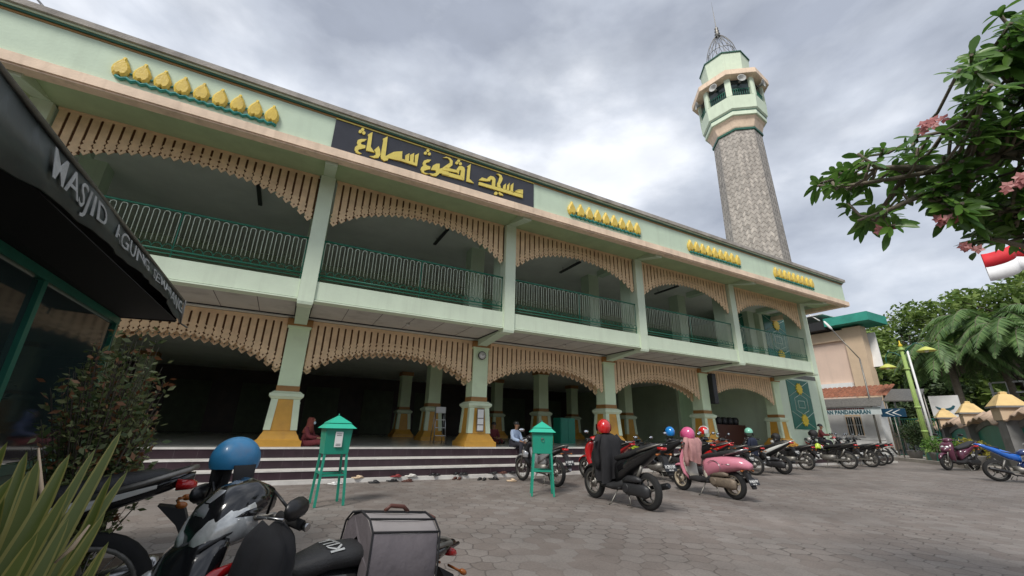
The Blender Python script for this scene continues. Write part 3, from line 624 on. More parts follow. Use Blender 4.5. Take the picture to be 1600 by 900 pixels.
s = MB(o); s.m = 0; s.prism([PL(1334, 524, 'x', 36.2), PL(1366, 519, 'x', 36.2), PL(1380, 572, 'x', 35.6), PL(1346, 575, 'x', 35.6)], (.08, 0, 0)); s.build('awning_roof', 'white_paint', t)
s = MB(o); s.box((34.9, 14.7, 4.35), (35.19, 17.5, 4.75)); s.build('ledge', 'white_paint', t)
s = MB(o)
for k in range(5): s.tube([(34.4, 15.6+k*1.3, 9.3), (34.4, 16.2+k*1.3, 9.9), (34.4, 16.9+k*1.3, 9.3)], .05, 4)
s.box((34.3, 15.3, 9.75), (38, 21.5, 9.8)); s.build('roof_frame', 'white_paint', t)
# hut with tiled roof
km('rooftile', (.26, .10, .055), .9, .45, 6, dirt=(.05, .03, .025), ds=1.2, bump=.6)
t = thing('tiled_hut', (31.5, 13.5, 0), 'small white hut under a rusty clay tile roof beside the mosque', 'hut'); o = t.location
s = MB(o); s.box((30.4, 11.85, 0), (31.3, 15.2, 3.2)); s.box((30.37, 11.83, 1.0), (30.395, 15.2, 1.03)); s.build('wall', 'white_paint', t)
s = MB(o)
for k in range(6):
    z = 3.38+k*.115; x = 29.7+k*.24
    for j in range(17):
        y = 11.05+j*.27; s.prism([(x, y+.0, z), (x, y+.07, z+.055), (x, y+.2, z+.055), (x, y+.262, z), (x, y+.2, z+.02), (x, y+.07, z+.02)], (.28, 0, .12))
s.build('roof', 'rooftile', t)
s = MB(o); s.prism([(29.55, 11.2, 3.3), (29.2, 11.2, 2.82), (29.2, 11.2, 2.80), (29.6, 11.2, 3.27)], (0, 4, 0)); s.build('gutter_flashing', 'metal_dull', t)
s = MB(o); s.m = 0; s.box((30.34, 12.72, 1.15), (30.39, 13.62, 2.5)); s.m = 1
for j in range(2):
    y0 = 12.76+j*.42
    s.box((30.325, y0, 1.2), (30.337, y0+.38, 2.45)); s.m = 2
    for k in range(1, 3): s.box((30.31, y0+.38*k/3-.012, 1.2), (30.323, y0+.38*k/3+.012, 2.3))
    for zz in (1.2, 1.8, 2.28): s.box((30.308, y0, zz), (30.322, y0+.38, zz+.03))
    s.m = 1
s.build('window', ['white_paint', 'wood', 'white_paint'], t)
s = MB(o); s.box((30.30, 12.78, 1.22), (30.307, 12.79, 1.23)); 
s.v = []; s.f = []; s.mi = []; s.sm = []
for j in range(2): y0 = 12.79+j*.42; s.box((30.326, y0, 1.24), (30.328, y0+.31, 2.25))
for v in s.v: v.x -= .012
s.build('pane', 'glass_dark', t)
s = MB(o); km('sign_board', (.55, .60, .60), .5); s.box((29.32, 11.3, 2.36), (29.36, 14.9, 2.76)); sb = s.build('sign_board', 'sign_board', t)
km('sign_teal', (.015, .09, .12), .5); km('sign_red', (.22, .03, .03), .5)
s = MB(o); put_text(s, 'AN PANDANARAN', (29.31, 14.05, 2.40), (0, -1, 0), (0, 0, 1), 2.25, .22, .02, .02); s.build('sign_text', 'sign_teal', sb)
s = MB(o); rg = random.Random(3); y = 14.0
while y > 12.1: w_ = rg.uniform(.03, .08); s.box((29.30, y-w_, 2.66), (29.318, y, 2.73)); y -= w_+rg.uniform(.02, .05)
s.build('small_text', 'sign_red', sb)
s = MB(o); s.tube([(29.6, 12.1, 3.3), (29.4, 11.9, 2.7)], .02, 5); s.tube([(29.6, 14.3, 3.3), (29.4, 14.4, 2.7)], .02, 5); s.build('stay', 'white_paint', t)
# blue arrow sign board and awning beside the hut
t = thing('arrow_sign', (29.6, 10.9, 2.45), 'blue sign board with a white arrow at the corner of the hut', 'sign')
s = MB(); s.box((-.02, -.55, -.22), (.02, .55, .22)); km('blue_sign', (.01, .05, .10), .4); s.build('board', 'blue_sign', t)
s = MB(); s.prism([(-.03, .35, 0), (-.03, 0, .16), (-.03, -.06, .16), (-.03, .25, 0), (-.03, -.06, -.16), (-.03, 0, -.16)], (.006, 0, 0)); s.prism([(-.03, .05, 0), (-.03, -.3, .16), (-.03, -.36, .16), (-.03, -.05, 0), (-.03, -.36, -.16), (-.03, -.3, -.16)], (.006, 0, 0)); s.build('arrow', 'white_paint', t)
s = MB(); s.tube([(0, 0, -.22), (0, 0, -2.4)], .03, 5); s.build('post', 'metal_dull', t)
t = thing('grey_canopy', (34, 11.2, 0), 'dark grey sheet canopy standing between the hut and the dark trees', 'canopy')
s = MB(); s.prism([(-.5, 1.5, 3.3), (-.5, -.3, 3.25), (.9, -.2, 4.0), (.9, 1.5, 4.1)], (0, 0, .06)); s.build('sheet', 'metal_dull', t)
s = MB()
for x, y in ((-.4, 1.4), (-.4, -.2), (.8, -.1), (.8, 1.4)): s.tube([(x, y, 0), (x, y, 3.25 if x < 0 else 3.95)], .05, 6)
s.build('post', 'metal_dull', t)
# street lamps
def base_of(px, py, X): v = PL(px, py, 'x', X); return Vector((v.x, v.y, 0))
t = thing('street_lamp', (27.6, 14.3-2.4, 0), 'thin bent arm street lamp with white head in front of the beige building', 'street lamp')
a = PL(1343, 560, 'x', 29.5); b = PL(1300, 515, 'x', 29.5); t.location = (a.x, a.y, 0)
s = MB(); s.tube([(0, 0, 0), (0, 0, 3), (0, 0, a.z)], [.06, .05, .04], 6); s.tube([(0, 0, a.z-.02), (0, b.y-a.y, b.z)], .03, 5); s.build('pole', 'metal_dull', t)
s = MB(); dr = Vector((0, b.y-a.y, b.z-a.z)).normalized(); e0 = Vector((0, b.y-a.y, b.z))
s.loft([(0, 0, 0, .04, .04), (.15, 0, 0, .11, .07), (.45, 0, 0, .15, .06), (.65, 0, 0, .10, .04), (.7, 0, 0, .03, .02)], 8)
mm = dr.to_track_quat('X', 'Z').to_matrix(); s.v = [mm@v+e0 for v in s.v]; s.build('lamp_head', 'white_paint', t)
km('lamp_lime', (.30, .42, .12), .5, .1, 4); km('lamp_shade', (.55, .58, .12), .4)
a = PL(1408, 545, 'x', 29.5); g0 = (a.x, a.y, .1)
t = thing('street_lamp', g0, 'fluted lime green street lamp carrying two bell shades on curled arms', 'street lamp')
s = MB(); H = a.z
for k in range(8): an = k*math.pi/4; s.tube([(math.cos(an)*.09, math.sin(an)*.09, 0), (math.cos(an)*.05, math.sin(an)*.05, H)], [.05, .03], 5)
s.lathe([(.22, 0), (.22, .4), (.14, .55)], n=10)
for z in (1.4, 2.6, 4.6, H-.15): s.lathe([(.13, z-.05), (.15, z), (.13, z+.05)], n=10)
s.build('pole', 'lamp_lime', t)
s = MB(); s.lathe([(.05, H), (.1, H+.08), (.03, H+.2), (.02, H+.35)], n=8); s.build('finial', 'yellow', t)
dy = 1.0
for sg, dz in ((1, -.75), (-1, -.25)):
    s = MB(); pts = [(0, 0, H-.5), (0, sg*-.3, H-.1), (0, sg*-.62, H+.12-.1*(sg > 0)), (0, sg*-.9, H), (0, sg*-dy, H-.3), (0, sg*-dy, H+dz)] if sg < 0 else [(0, 0, H-.6), (0, .3, H-.3), (0, .6, H-.2), (0, .75, H-.4), (0, .8, H-.6), (0, .8, H-.95)]
    pts = [(p[0], -p[1], p[2]) if sg < 0 else p for p in pts]
    s.tube(pts, .03, 5)
    for k in range(5): an = k*.8; s.tube([(0, pts[1][1]*.6+.15*math.cos(an), H-.35+.15*math.sin(an)), (0, pts[1][1]*.6+.15*math.cos(an+.8), H-.35+.15*math.sin(an+.8))], .015, 4)
    ar = s.build('arm', 'dark_green', t)
    e = pts[-1]; s = MB(); s.lathe([(.04, .12), (.10, .10), (.30, -.02), (.42, -.12), (.40, -.13), (.1, .02)], e, 12); s.build('lamp_shade', 'lamp_shade', ar)
    s = MB(); s.ball((e[0], e[1], e[2]-.1), .1, 8); s.build('bulb', 'paper', ar)
for v in t.children: pass
a = PL(1421, 560, 'x', 33); t = thing('flag_pole', (a.x, a.y, 0), 'slim pale metal pole just behind the lime green street lamp', 'pole')
s = MB(); s.tube([(0, 0, 0), (0, 0, 6.2)], [.07, .05], 8); s.build('pole', 'white_paint', t)
# boundary wall on the right: pillars with pyramid caps, wavy tiled spans, green panels
km('wall_grey', (.20, .195, .19), .9, .12, 2, dirt=(.11, .11, .10)); km('cap_yellow', (.66, .47, .20), .7, .12, 2.5, dirt=(.40, .27, .12)); km('panel_green', (.02, .20, .14), .5, .15, 2); km('clay', (.50, .36, .26), .85, .25, 3, dirt=(.2, .16, .13))
PX = [(1650, 596, 24.6), (1565, 612, 26.2), (1510, 627, 31.0), (1473, 638, 36.0), (1440, 648, 42.5), (1408, 661, 52.0)]
PP = []
for px, py, X in PX: v = PL(px, py, 'x', X); PP.append(v)
WT = thing('boundary_wall', (PP[2].x, PP[2].y, 0), 'grey boundary wall with yellow pyramid caps, wavy tile spans and green panels', 'wall'); o = WT.location
for i, p in enumerate(PP):
    d = (PP[min(i+1, 5)]-PP[max(i-1, 0)]); d.z = 0; an = math.atan2(d.y, d.x); H = p.z; s = MB(o)
    c = (p.x, p.y, 0); k = H/3.1
    s.m = 0; s.box((p.x-.36*k, p.y-.33*k, 0), (p.x+.36*k, p.y+.33*k, H-1.15*k), an, c); s.m = 1; s.box((p.x-.38*k, p.y-.38*k, H-1.148*k), (p.x+.38*k, p.y+.38*k, H-.66*k), an, c)
    pil = s.build('pillar', ['wall_grey', 'tan'], WT)
    s = MB(o); s.m = 1; s.box((p.x-.50*k, p.y-.50*k, H-.655*k), (p.x+.50*k, p.y+.50*k, H-.585*k), an, c); s.m = 0
    rm = Matrix.Rotation(an, 3, 'Z'); b0 = len(s.v)
    prof = [(.48, -.582), (.32, -.34), (.19, -.14), (.10, -.10), (.10, -.03), (.05, 0)]
    for (a, z), (a2, z2) in zip(prof[:-1], prof[1:]): s.frustum(0, 0, H+z*k+.0005, a*k, a*k, H+z2*k, a2*k, a2*k)
    s.v[b0:] = [rm@(v+o-Vector((0, 0, 0)))+Vector((p.x, p.y, 0))-o for v in s.v[b0:]]
    s.build('pyramid_cap', ['cap_yellow', 'wall_grey'], pil)
    if i < 5:
        q = PP[i+1]; dd = Vector((q.x-p.x, q.y-p.y, 0)); ln = dd.length; dd.normalize(); nn = Vector((-dd.y, dd.x, 0)); H2 = (H+q.z)/2
        Pt = lambda a, b, z: Vector((p.x, p.y, 0))+dd*a+nn*b+Vector((0, 0, z))
        s = MB(o); s.prism([Pt(.3, -.1, 0), Pt(ln-.3, -.1, 0), Pt(ln-.3, .1, 0), Pt(.3, .1, 0)], (0, 0, .75)); 
        n_ = 10; arch = [(.3+(ln-.6)*j/n_, H2-1.35+.32*math.sin(math.pi*j/n_)) for j in range(n_+1)]
        s.prism([Pt(a, -.08, z) for a, z in arch]+[Pt(a, -.08, z-.22) for a, z in arch[::-1]], nn*.16); s.build('wall_span', 'wall_grey', WT)
        s = MB(o); s.prism([Pt(.3, -.03, .76), Pt(ln-.3, -.03, .76)]+[Pt(a, -.03, z-.225) for a, z in arch[::-1]], nn*.05); s.build('green_panel', 'panel_green', WT)
        s = MB(o); vs = []; M_ = 36
        for j in range(M_+1):
            u = j/M_; a = .2+(ln-.4)*u; z = H2-1.33+.34*math.sin(math.pi*u); wv = .055*math.cos(u*2*math.pi*5)
            vs += [Pt(a, .0, z+.34+wv), Pt(a, .42, z+.05+wv), Pt(a, .42, z+.0+wv), Pt(a, .0, z+.27+wv), Pt(a, -.42, z+.0+wv), Pt(a, -.42, z+.05+wv)]
        fs = [(6*j+k_, 6*j+(k_+1) % 6, 6*(j+1)+(k_+1) % 6, 6*(j+1)+k_) for j in range(M_) for k_ in range(6)]+[tuple(range(6)), tuple(range(6*M_, 6*M_+6))[::-1]]
        s.add(vs, fs, True); s.build('tile_crest', 'clay', WT)
# gate fence of green mesh, left of the wall
t = thing('mesh_gate', (36, 13.2, 0), 'green metal mesh gate standing at the far end of the yard', 'gate')
s = MB()
for k in range(34): y = -2.0+k*.12; s.tube([(0, y, .1), (0, y, 2.3)], .014, 4)
s.build('mesh', 'rail_green', t); s = MB()
for z in (.1, 1.2, 2.3): s.tube([(0, -2, z), (0, 2, z)], .035, 5)
for y in (-2, 0, 2): s.tube([(0, y, 0), (0, y, 2.5)], .04, 5)
s.build('gate_frame', 'rail_green', t)
# gatehouses with yellow roofs far behind
for (px, py, X, wd, lb) in ((1385, 650, 58, 2.0, 'small distant shelter with yellow hipped roof nearest the hut'), (1420, 640, 64, 1.6, 'small distant shelter with yellow hipped roof behind the lime lamp')):
    v = PL(px, py, 'x', X); t = thing('shelter', (v.x, v.y, 0), lb, 'shelter', 'yellow roofed shelters beyond the gate')
    s = MB(); s.box((-wd*.7, -wd*.7, 0), (wd*.7, wd*.7, v.z-1)); s.build('wall', 'tan', t)
    s = MB(); s.frustum(0, 0, v.z-1, wd, wd, v.z+.3, .2, .2); s.build('roof', 'cap_yellow', t)
# white sign beyond the wall
v = PL(1478, 636, 'x', 40); t = thing('billboard', (v.x, v.y, 0), 'tilted white board with a teal crescent mark beyond the boundary wall', 'sign')
s = MB(); s.box((-.06, -.75, v.z-.75), (.06, .75, v.z+.75)); s.build('board', 'white_paint', t)
s = MB(); s.prism([(-.1, .5*math.cos(a), v.z+.1+.35*math.sin(a)) for a in (-.1, -.6, -1.1, -1.57, -2.0, -2.5, -3.0)]+[(-.1, .44*math.cos(a)+.03, v.z+.16+.26*math.sin(a)) for a in (-2.9, -2.4, -2.0, -1.57, -1.1, -.6)], (.03, 0, 0)); s.build('crescent', 'sign_teal', t)
s = MB(); s.tube([(0, 0, 0), (0, 0, v.z-1.2)], .1, 6); s.build('post', 'metal_dull', t)
v = PL(1572, 597, 'x', 44); t = thing('metal_tower_frame', (v.x, v.y, 0), 'white steel frame rising behind the nearest yellow capped pillar', 'frame')
s = MB()
for y in (-.8, 0, .8): s.tube([(0, y, 0), (0, y, v.z)], .07, 4)
for z in (v.z, v.z-.7, v.z-1.4): s.tube([(0, -.8, z), (0, .8, z)], .06, 4)
s.build('frame', 'white_paint', t)
# flag
v = P(1616, 404, 13); t = thing('national_flag', (v.x, v.y, 0), 'red over white flag flying below the overhanging branch', 'flag')
s = MB(); s.tube([(0, 0, 0), (0, 0, v.z+.8)], [.05, .03], 8); s.build('pole', 'white_paint', t)
km('flag_red', (.62, .02, .03), .7); km('flag_white', (.75, .75, .75), .7)
dn = Vector((-.88, .47, 0)) if False else Vector((-RT[0], -RT[1], 0)).normalized()
s = MB(); n_ = 20
for half, m_ in ((0, 0), (1, 1)):
    s.m = m_; vs = []; z0 = [.30, .02][half]; z1 = [.02, -.26][half]
    for j in range(n_+1):
        u = j/n_; wv = Vector((dn.y, -dn.x, 0))*(.10*math.sin(u*8)*(.3+u)); dr = -.16*u*u; c = dn*u*.85+wv+Vector((0, 0, dr+.05*math.sin(u*6)))
        vs += [c+Vector((0, 0, z0+.003)), c+Vector((0, 0, z1)), c+Vector((.012, .012, z1)), c+Vector((.012, .012, z0+.003))]
    s.add(vs, [(4*j+k_, 4*j+(k_+1) % 4, 4*(j+1)+(k_+1) % 4, 4*(j+1)+k_) for j in range(n_) for k_ in range(4)], True)
for q in s.v: q.z += v.z
s.build('cloth', ['flag_red', 'flag_white'], t)
# ================================================================== trees behind
def leaf_cloud(s, clumps, n, size, rng, flat=.75, droop=0):
    """many leaf-sized faces spread through clumps (centre, radii)"""
    tot = sum(c[1]**2 for c in clumps)
    for c, r in clumps:
        k = int(n*r*r/tot)
        for _ in range(k):
            d = Vector((rng.gauss(0, 1), rng.gauss(0, 1), rng.gauss(0, 1))).normalized(); rr = r*(rng.random()**.45)
            p = Vector(c)+Vector((d.x*rr, d.y*rr, d.z*rr*flat)); sz = size*rng.uniform(.55, 1.3)
            a = Vector((rng.gauss(0, 1), rng.gauss(0, 1), rng.gauss(0, .6)-droop)).normalized(); b = a.cross(Vector((rng.gauss(0, 1), rng.gauss(0, 1), rng.gauss(0, 1)))).normalized()
            s.add([p-a*sz, p+b*sz*.42, p+a*sz, p-b*sz*.42], [(0, 1, 2, 3)], False)
def tree(loc, H, crown, r0, n, size, leaf, label, seed, group=None, kind='spread', name='tree', cat='tree', flat=.75):
    rng = random.Random(seed); t = thing(name, loc, label, cat, group)
    clumps = []
    if kind == 'spread':
        for i in range(34):
            a = rng.uniform(0, 2*math.pi); q = rng.random()**.6; z = H-crown*rng.random()**1.3*.8
            rr = r0*q*(1-.35*abs((z-(H-crown*.45))/crown)); clumps.append(((rr*math.cos(a), rr*math.sin(a), z-.35*crown*q*q*.6), rng.uniform(.14, .30)*r0))
    else:   # layered, conifer like
        for i in range(60):
            u = i/60; z = H*(.18+.80*u); rr = r0*(1-u)**.75; a = i*2.4; clumps.append(((rr*rng.uniform(.3, .95)*math.cos(a), rr*rng.uniform(.3, .95)*math.sin(a), z), max(.35, rr*.38)))
    s = MB(); s.tube([(0, 0, 0), (rng.uniform(-.2, .2), rng.uniform(-.2, .2), H*.35), (0, 0, H*.85)], [H*.035, H*.025, H*.006], 8)
    for c, r in clumps[::2]: s.tube([(0, 0, max(H*.25, c[2]*.6)), (c[0]*.5, c[1]*.5, c[2]*.85), c], [H*.012, H*.008, H*.003], 5)
    s.build('trunk', 'bark_dark', t)
    s = MB(); leaf_cloud(s, clumps, n, size, rng, flat)
    s.build('crown', leaf, t); return t
def tr_at(px, py, X, **k):
    v = PL(px, py, 'x', X); return tree((v.x, v.y, 0), v.z, **k)
tr_at(1408, 508, 52, crown=8, r0=5.5, n=13000, size=.26, leaf='leaf_dark', label='dark layered conifer behind the beige building', seed=1, kind='cone', name='conifer', group='dark trees beyond the gate', flat=.35)
tr_at(1373, 540, 60, crown=8, r0=6, n=9000, size=.3, leaf='leaf_dark', label='dark conifer with drooping tiers next to the hut roof', seed=2, kind='cone', name='conifer', group='dark trees beyond the gate', flat=.35)
tr_at(1440, 520, 62, crown=9, r0=7, n=12000, size=.3, leaf='leaf_dark', label='broad dark tree behind the lime green lamp', seed=3, kind='cone', name='conifer', group='dark trees beyond the gate', flat=.4)
tr_at(1545, 460, 58, crown=11, r0=12, n=20000, size=.30, leaf='leaf_mid', label='wide light green tree rising above the palms', seed=4, name='broad_tree')
tr_at(1660, 440, 60, crown=12, r0=12, n=12000, size=.32, leaf='leaf_mid', label='light green tree at the right edge behind the palms', seed=5, name='broad_tree')
tr_at(1500, 560, 75, crown=9, r0=10, n=10000, size=.35, leaf='leaf_dark', label='dark tree filling the gap under the palm fronds', seed=6, name='broad_tree')
tr_at(1600, 560, 66, crown=9, r0=9, n=9000, size=.35, leaf='leaf_dark', label='low dark tree behind the rightmost pillar', seed=8, name='broad_tree')
def palm(px, py, X, label, seed, L_=3.6, n=19):
    v = PL(px, py, 'x', X); rng = random.Random(seed); t = thing('palm_tree', (v.x, v.y, 0), label, 'palm tree', 'palms behind the boundary wall'); H = v.z
    s = MB(); s.tube([(0, 0, 0), (.1, .05, H*.5), (0, 0, H)], [.28, .22, .2], 8); s.build('trunk', 'bark', t)
    for i in range(n):
        a = i*2.4+rng.uniform(-.2, .2); up = rng.uniform(-.15, 1.15); ll = L_*rng.uniform(.8, 1.1); d = Vector((math.cos(a), math.sin(a), 0)); pts = []
        for k in range(9): u = k/8; pts.append(Vector((0, 0, H))+d*(ll*u*(.95-.22*u))+Vector((0, 0, ll*(up*u*.75-(.55+.35*up)*u*u*1.1))))
        s = MB(); s.m = 1; s.tube(pts, [.035*(1-.8*k/8) for k in range(9)], 4); s.m = 0
        for k in range(58):
            u = .12+.88*k/58; j = min(7, int(u*8)); f = u*8-j; p = pts[j].lerp(pts[j+1], f); tg = (pts[j+1]-pts[j]).normalized(); sd_ = tg.cross(Vector((0, 0, 1))).normalized()
            for sg in (-1, 1):
                if rng.random() < .10: continue
                w_ = ll*rng.choice((.24, .24, .18))*math.sin(math.pi*min(1, u*.8+.18))*rng.uniform(.8, 1.1); tip = p+(sd_*sg*.8+tg*.55+Vector((0, 0, -.45+rng.uniform(-.1, .1)))).normalized()*w_; q = tg*.035
                s.add([p-q, p.lerp(tip, .5)-q*1.2+Vector((0, 0, .03)), tip, p.lerp(tip, .5)+q*1.2+Vector((0, 0, .03)), p+q], [(0, 1, 2, 3, 4)], False)
        s.build('frond', ['leaf_palm', 'bark'], t)
    s = MB()
    for k in range(26): a = rng.uniform(0, 6.28); s.tube([(0, 0, H), (.5*math.cos(a), .5*math.sin(a), H-.4), (.6*math.cos(a), .6*math.sin(a), H-1.5*rng.random()-.5)], .035, 4)
    s.build('dead_fronds', 'bark', t)
palm(1545, 505, 44, 'tallest palm with arching fronds over the tiled wall', 11, 5.6, 34)
palm(1478, 548, 42, 'palm at the left whose fronds reach the lime lamp', 12, 4.6, 30)
palm(1600, 520, 42, 'palm with hanging brown fronds at the right edge', 13, 5.2, 30)
# planting along the boundary wall
def bush(px, py, X, r, h, leaf, label, seed, pot=True, name='potted_bush', cat='bush', n=1500, size=.07):
    v = PL(px, py, 'x', X); t = thing(name, (v.x, v.y, .12), label, cat); rng = random.Random(seed)
    if pot: s = MB(); s.lathe([(.25, 0), (.33, .35), (.36, .4), (.3, .38)], n=10); s.build('planter', 'wall_grey', t)
    s = MB(); s.tube([(0, 0, .1), (0, 0, h*.6)], .04, 5)
    for k in range(6): s.tube([(0, 0, h*.3), (r*.6*math.cos(k), r*.6*math.sin(k), h*.75)], .015, 4)
    s.build('stem', 'bark', t); s = MB(); leaf_cloud(s, [((rng.uniform(-r, r)*.5, rng.uniform(-r, r)*.5, h*rng.uniform(.4, .8)), r*.5) for _ in range(9)], n, size, rng, 1.1); s.build('leaves', leaf, t)
bush(1425, 690, 30.8, .85, 1.9, 'leaf_dark', 'dark green clipped bush at the foot of the lime lamp', 21, n=3000, size=.06)
bush(1463, 700, 28.5, .6, 1.15, 'leaf_hedge', 'bright green low bush in a planter behind the kerb', 22, size=.05)
bush(1481, 700, 27.8, .6, 1.1, 'leaf_hedge', 'bright green low bush next to the purple scooter', 23, size=.05)
bush(1520, 700, 26.6, .55, 1.05, 'leaf_yellow', 'yellowish plant behind the purple scooter', 24, size=.06)
bush(1440, 655, 38, .9, 2.6, 'leaf_mid', 'leafy plant climbing beside the far wall pillars', 25, pot=False, name='bush')
t = thing('planter_box', (27.2, 8.2, .12), 'long low grey planter box along the kerb', 'planter')
s = MB(); s.prism([(-.2, -.5, 0), (1.9, 1.3, 0), (1.7, 1.55, 0), (-.4, -.25, 0)], (0, 0, .38)); s.build('box', 'panel_green', t)
# ================================================================== guard booth with awning
XB, YB = -1.52, 5.1
km('booth_green', (.02, .15, .10), .45, .15, 6); km('awning_black', (.05, .062, .058), .45, .35, 3, dirt=(.12, .13, .12), ds=4); km('cloth_under', (.006, .006, .006), .8)
T = thing('guard_booth', (-3, 2.5, 0), 'dark glazed guard booth with green frame under a black lettered awning', 'booth'); o = T.location
s = MB(o)
s.box((XB-.03, -2.6, 2.04), (XB+.03, YB, 2.10)); s.box((XB-.03, -2.6, .84), (XB+.03, YB, .90)); s.box((-4.0, YB-.06, 2.04), (XB-.031, YB, 2.1)); s.box((-4.0, YB-.06, .84), (XB-.031, YB, .9))
for y in (-1.8, .9, 3.64): s.box((XB-.028, y, .902), (XB+.028, y+.055, 2.038)); s.box((XB-.028, y, 0), (XB+.028, y+.055, .838))
s.box((XB-.028, YB-.05, .902), (XB+.025, YB-.002, 2.038)); s.box((XB-.028, YB-.05, .0), (XB+.025, YB-.002, .838)); s.box((-4.0, YB-.05, .0), (-3.95, YB-.002, 2.04))
s.build('frame', 'booth_green', T)
s = MB(o); s.box((XB-.006, -2.6, .91), (XB, YB-.07, 2.03)); s.build('window_glass', 'booth_glass' if 'booth_glass' in K else 'glass_dark', T)
s = MB(o); s.box((XB-.02, -2.6, .02), (XB+.0, YB-.06, .83)); s.box((-3.94, YB-.04, .02), (XB-.04, YB-.02, .83)); s.build('lower_panel', 'booth_green', T)
s = MB(o); s.box((-4.1, -2.6, 0), (-4.0, YB, 2.3)); s.box((-4, -2.6, 0), (XB-.04, -2.5, 2.1)); s.build('wall', 'wall_dark', T)
s = MB(o); s.m = 0; s.box((-3.6, 3.0, 0), (-2.4, 4.6, .8)); s.box((-3.99, 1.0, 1.2), (-3.95, 4.5, 1.9)); s.m = 1; s.box((-3.4, 3.3, .81), (-2.9, 3.9, 1.15)); s.build('counter', ['wood', 'grey_plastic'], T)
# awning: sloping sheet, hanging valance with lettering
s = MB(o); ys = [1.2, 1.85, 2.4, 2.9, 3.4, 4.0, 4.5, 5.1]; XV = -1.05
lo = {1.2: 2.0, 1.85: 2.03, 2.4: 2.12, 2.9: 2.15, 3.4: 2.17, 4.0: 2.2, 4.5: 2.19, 5.1: 2.12}
vs = []
ysf = [-2.6+i*.11 for i in range(71)]
def lof(y): return float(np.interp(y, [-2.6]+ys, [2.0]+[lo[k] for k in ys]))
for y in ysf:
    wv = .012*math.sin(y*9)+.008*math.sin(y*23)
    vs += [(XV-.02+.008*math.sin(y*5), y, 2.345), (XV+wv, y, lof(y)), (XV+wv-.012, y, lof(y)), (XV-.035+.008*math.sin(y*5), y, 2.34)]
s.add(vs, [(4*j+k_, 4*j+(k_+1) % 4, 4*(j+1)+(k_+1) % 4, 4*(j+1)+k_) for j in range(len(ysf)-1) for k_ in range(4)]+[(0, 1, 2, 3), tuple(4*(len(ysf)-1)+k_ for k_ in (3, 2, 1, 0))], True)
s.build('valance', 'awning_black', T)
s = MB(o); s.prism([(XV-.03, -2.6, 2.35), (XV-.03, YB+.0, 2.35), (-2.9, YB+.0, 3.0), (-2.9, -2.6, 3.0)], (0, 0, .012)); s.prism([(XV-.03, -2.6, 2.34), (-4.1, -2.6, 2.115), (-4.1, -2.6, 2.13), (XV-.03, -2.6, 2.349)], (0, 7.69, 0))
s.prism([(XV-.03, YB-.012, 2.345), (XV-.03, YB-.012, 2.12), (XB-.1, YB-.012, 2.10), (-4.0, YB-.012, 2.1), (-2.9, YB-.012, 3.0)], (0, .012, 0))
s.prism([(XV-.02, YB-.02, 2.13), (XB, YB-.02, 2.11), (XB, -2.6, 2.105), (XV-.02, -2.6, 2.06)], (0, 0, .006))
s.build('awning_sheet', 'cloth_under', T)
s = MB(o); s.tube([(XV-.02, -2.6, 2.35), (XV-.02, YB, 2.35)], .014, 6); s.tube([(XV+.0, YB, 2.35), (XV+.005, YB+.02, 2.12), (XV+.05, YB+.12, 2.10)], .01, 5); s.build('piping', 'metal_dull', T)
s = MB(o); put_text(s, 'MASJID  AGUNG  SEMARANG', (XV+.02, 2.26, 2.165), (0, 1, 0), (0, 0, 1), 2.76, .165, .006, .002)
for v in s.v:
    y = v.y+o.y; k = (v.z+o.z-2.165)/.165; v.z = lof(y)+.022+k*(2.325-lof(y)-.035)-o.z; v.x = XV+.012*math.sin(y*9)*(1-k)+.008*math.sin(y*23)*(1-k)+.012-.02*k+(v.x+o.x-XV-.02)*.5-o.x
km('print_white', (.40, .41, .40), .6, .35, 9); s.build('lettering', 'print_white', T)
# ================================================================== donation boxes
def donation_box(loc, rz, label, paper):
    t = thing('donation_box', loc, label, 'donation box', 'green donation boxes in front of the steps', rz)
    s = MB(); s.frustum(0, 0, .74, .185, .185, 1.13, .205, .205); b = s.build('box', 'box_green', t, bevel=.006)
    s = MB(); s.frustum(0, 0, 1.132, .255, .255, 1.205, .175, .175); s.frustum(0, 0, 1.206, .165, .165, 1.212, .165, .165); s.frustum(0, 0, 1.213, .185, .185, 1.33, .012, .012); s.lathe([(.012, 1.33), (.004, 1.36)], n=6); s.build('roof', 'box_roof', t)
    for sx in (-1, 1):
        for sy in (-1, 1): s = MB(); s.prism([(sx*.185, sy*.185, .738), (sx*.15, sy*.185, .738), (sx*.15, sy*.15, .738), (sx*.185, sy*.15, .738)], (sx*.04, sy*.04, -.738)); s.build('leg', 'box_green', t)
    s = MB()
    for sg in (-1, 1): s.box((-.18, sg*.185-.012, .42), (.18, sg*.185+.012, .45)); s.box((sg*.185-.012, -.172, .455), (sg*.185+.012, .172, .485))
    s.build('stretcher', 'box_green', t)
    if paper:
        s = MB(); s.m = 0; s.box((-.055, -.214, .85), (.06, -.206, 1.08)); s.m = 1
        for z in (1.045, 1.02, .89, .87): s.box((-.035, -.216, z), (.04, -.2145, z+.007))
        s.build('paper_notice', ['paper', 'grey_plastic'], t)
    else:
        s = MB(); s.box((-.03, -.212, 1.0), (.0, -.203, 1.03)); s.tube([(.03*math.cos(a*.5), -.215, .99+.03*math.sin(a*.5)) for a in range(13)], .004, 4); s.build('padlock', 'metal_dull', t)
    return t
donation_box((.86, 7.72, 0), R(6), 'green donation box on long legs with a white paper notice', True)
donation_box((4.66, 7.4, 0), R(-28), 'green donation box with padlock beside the silver motorcycle', False)
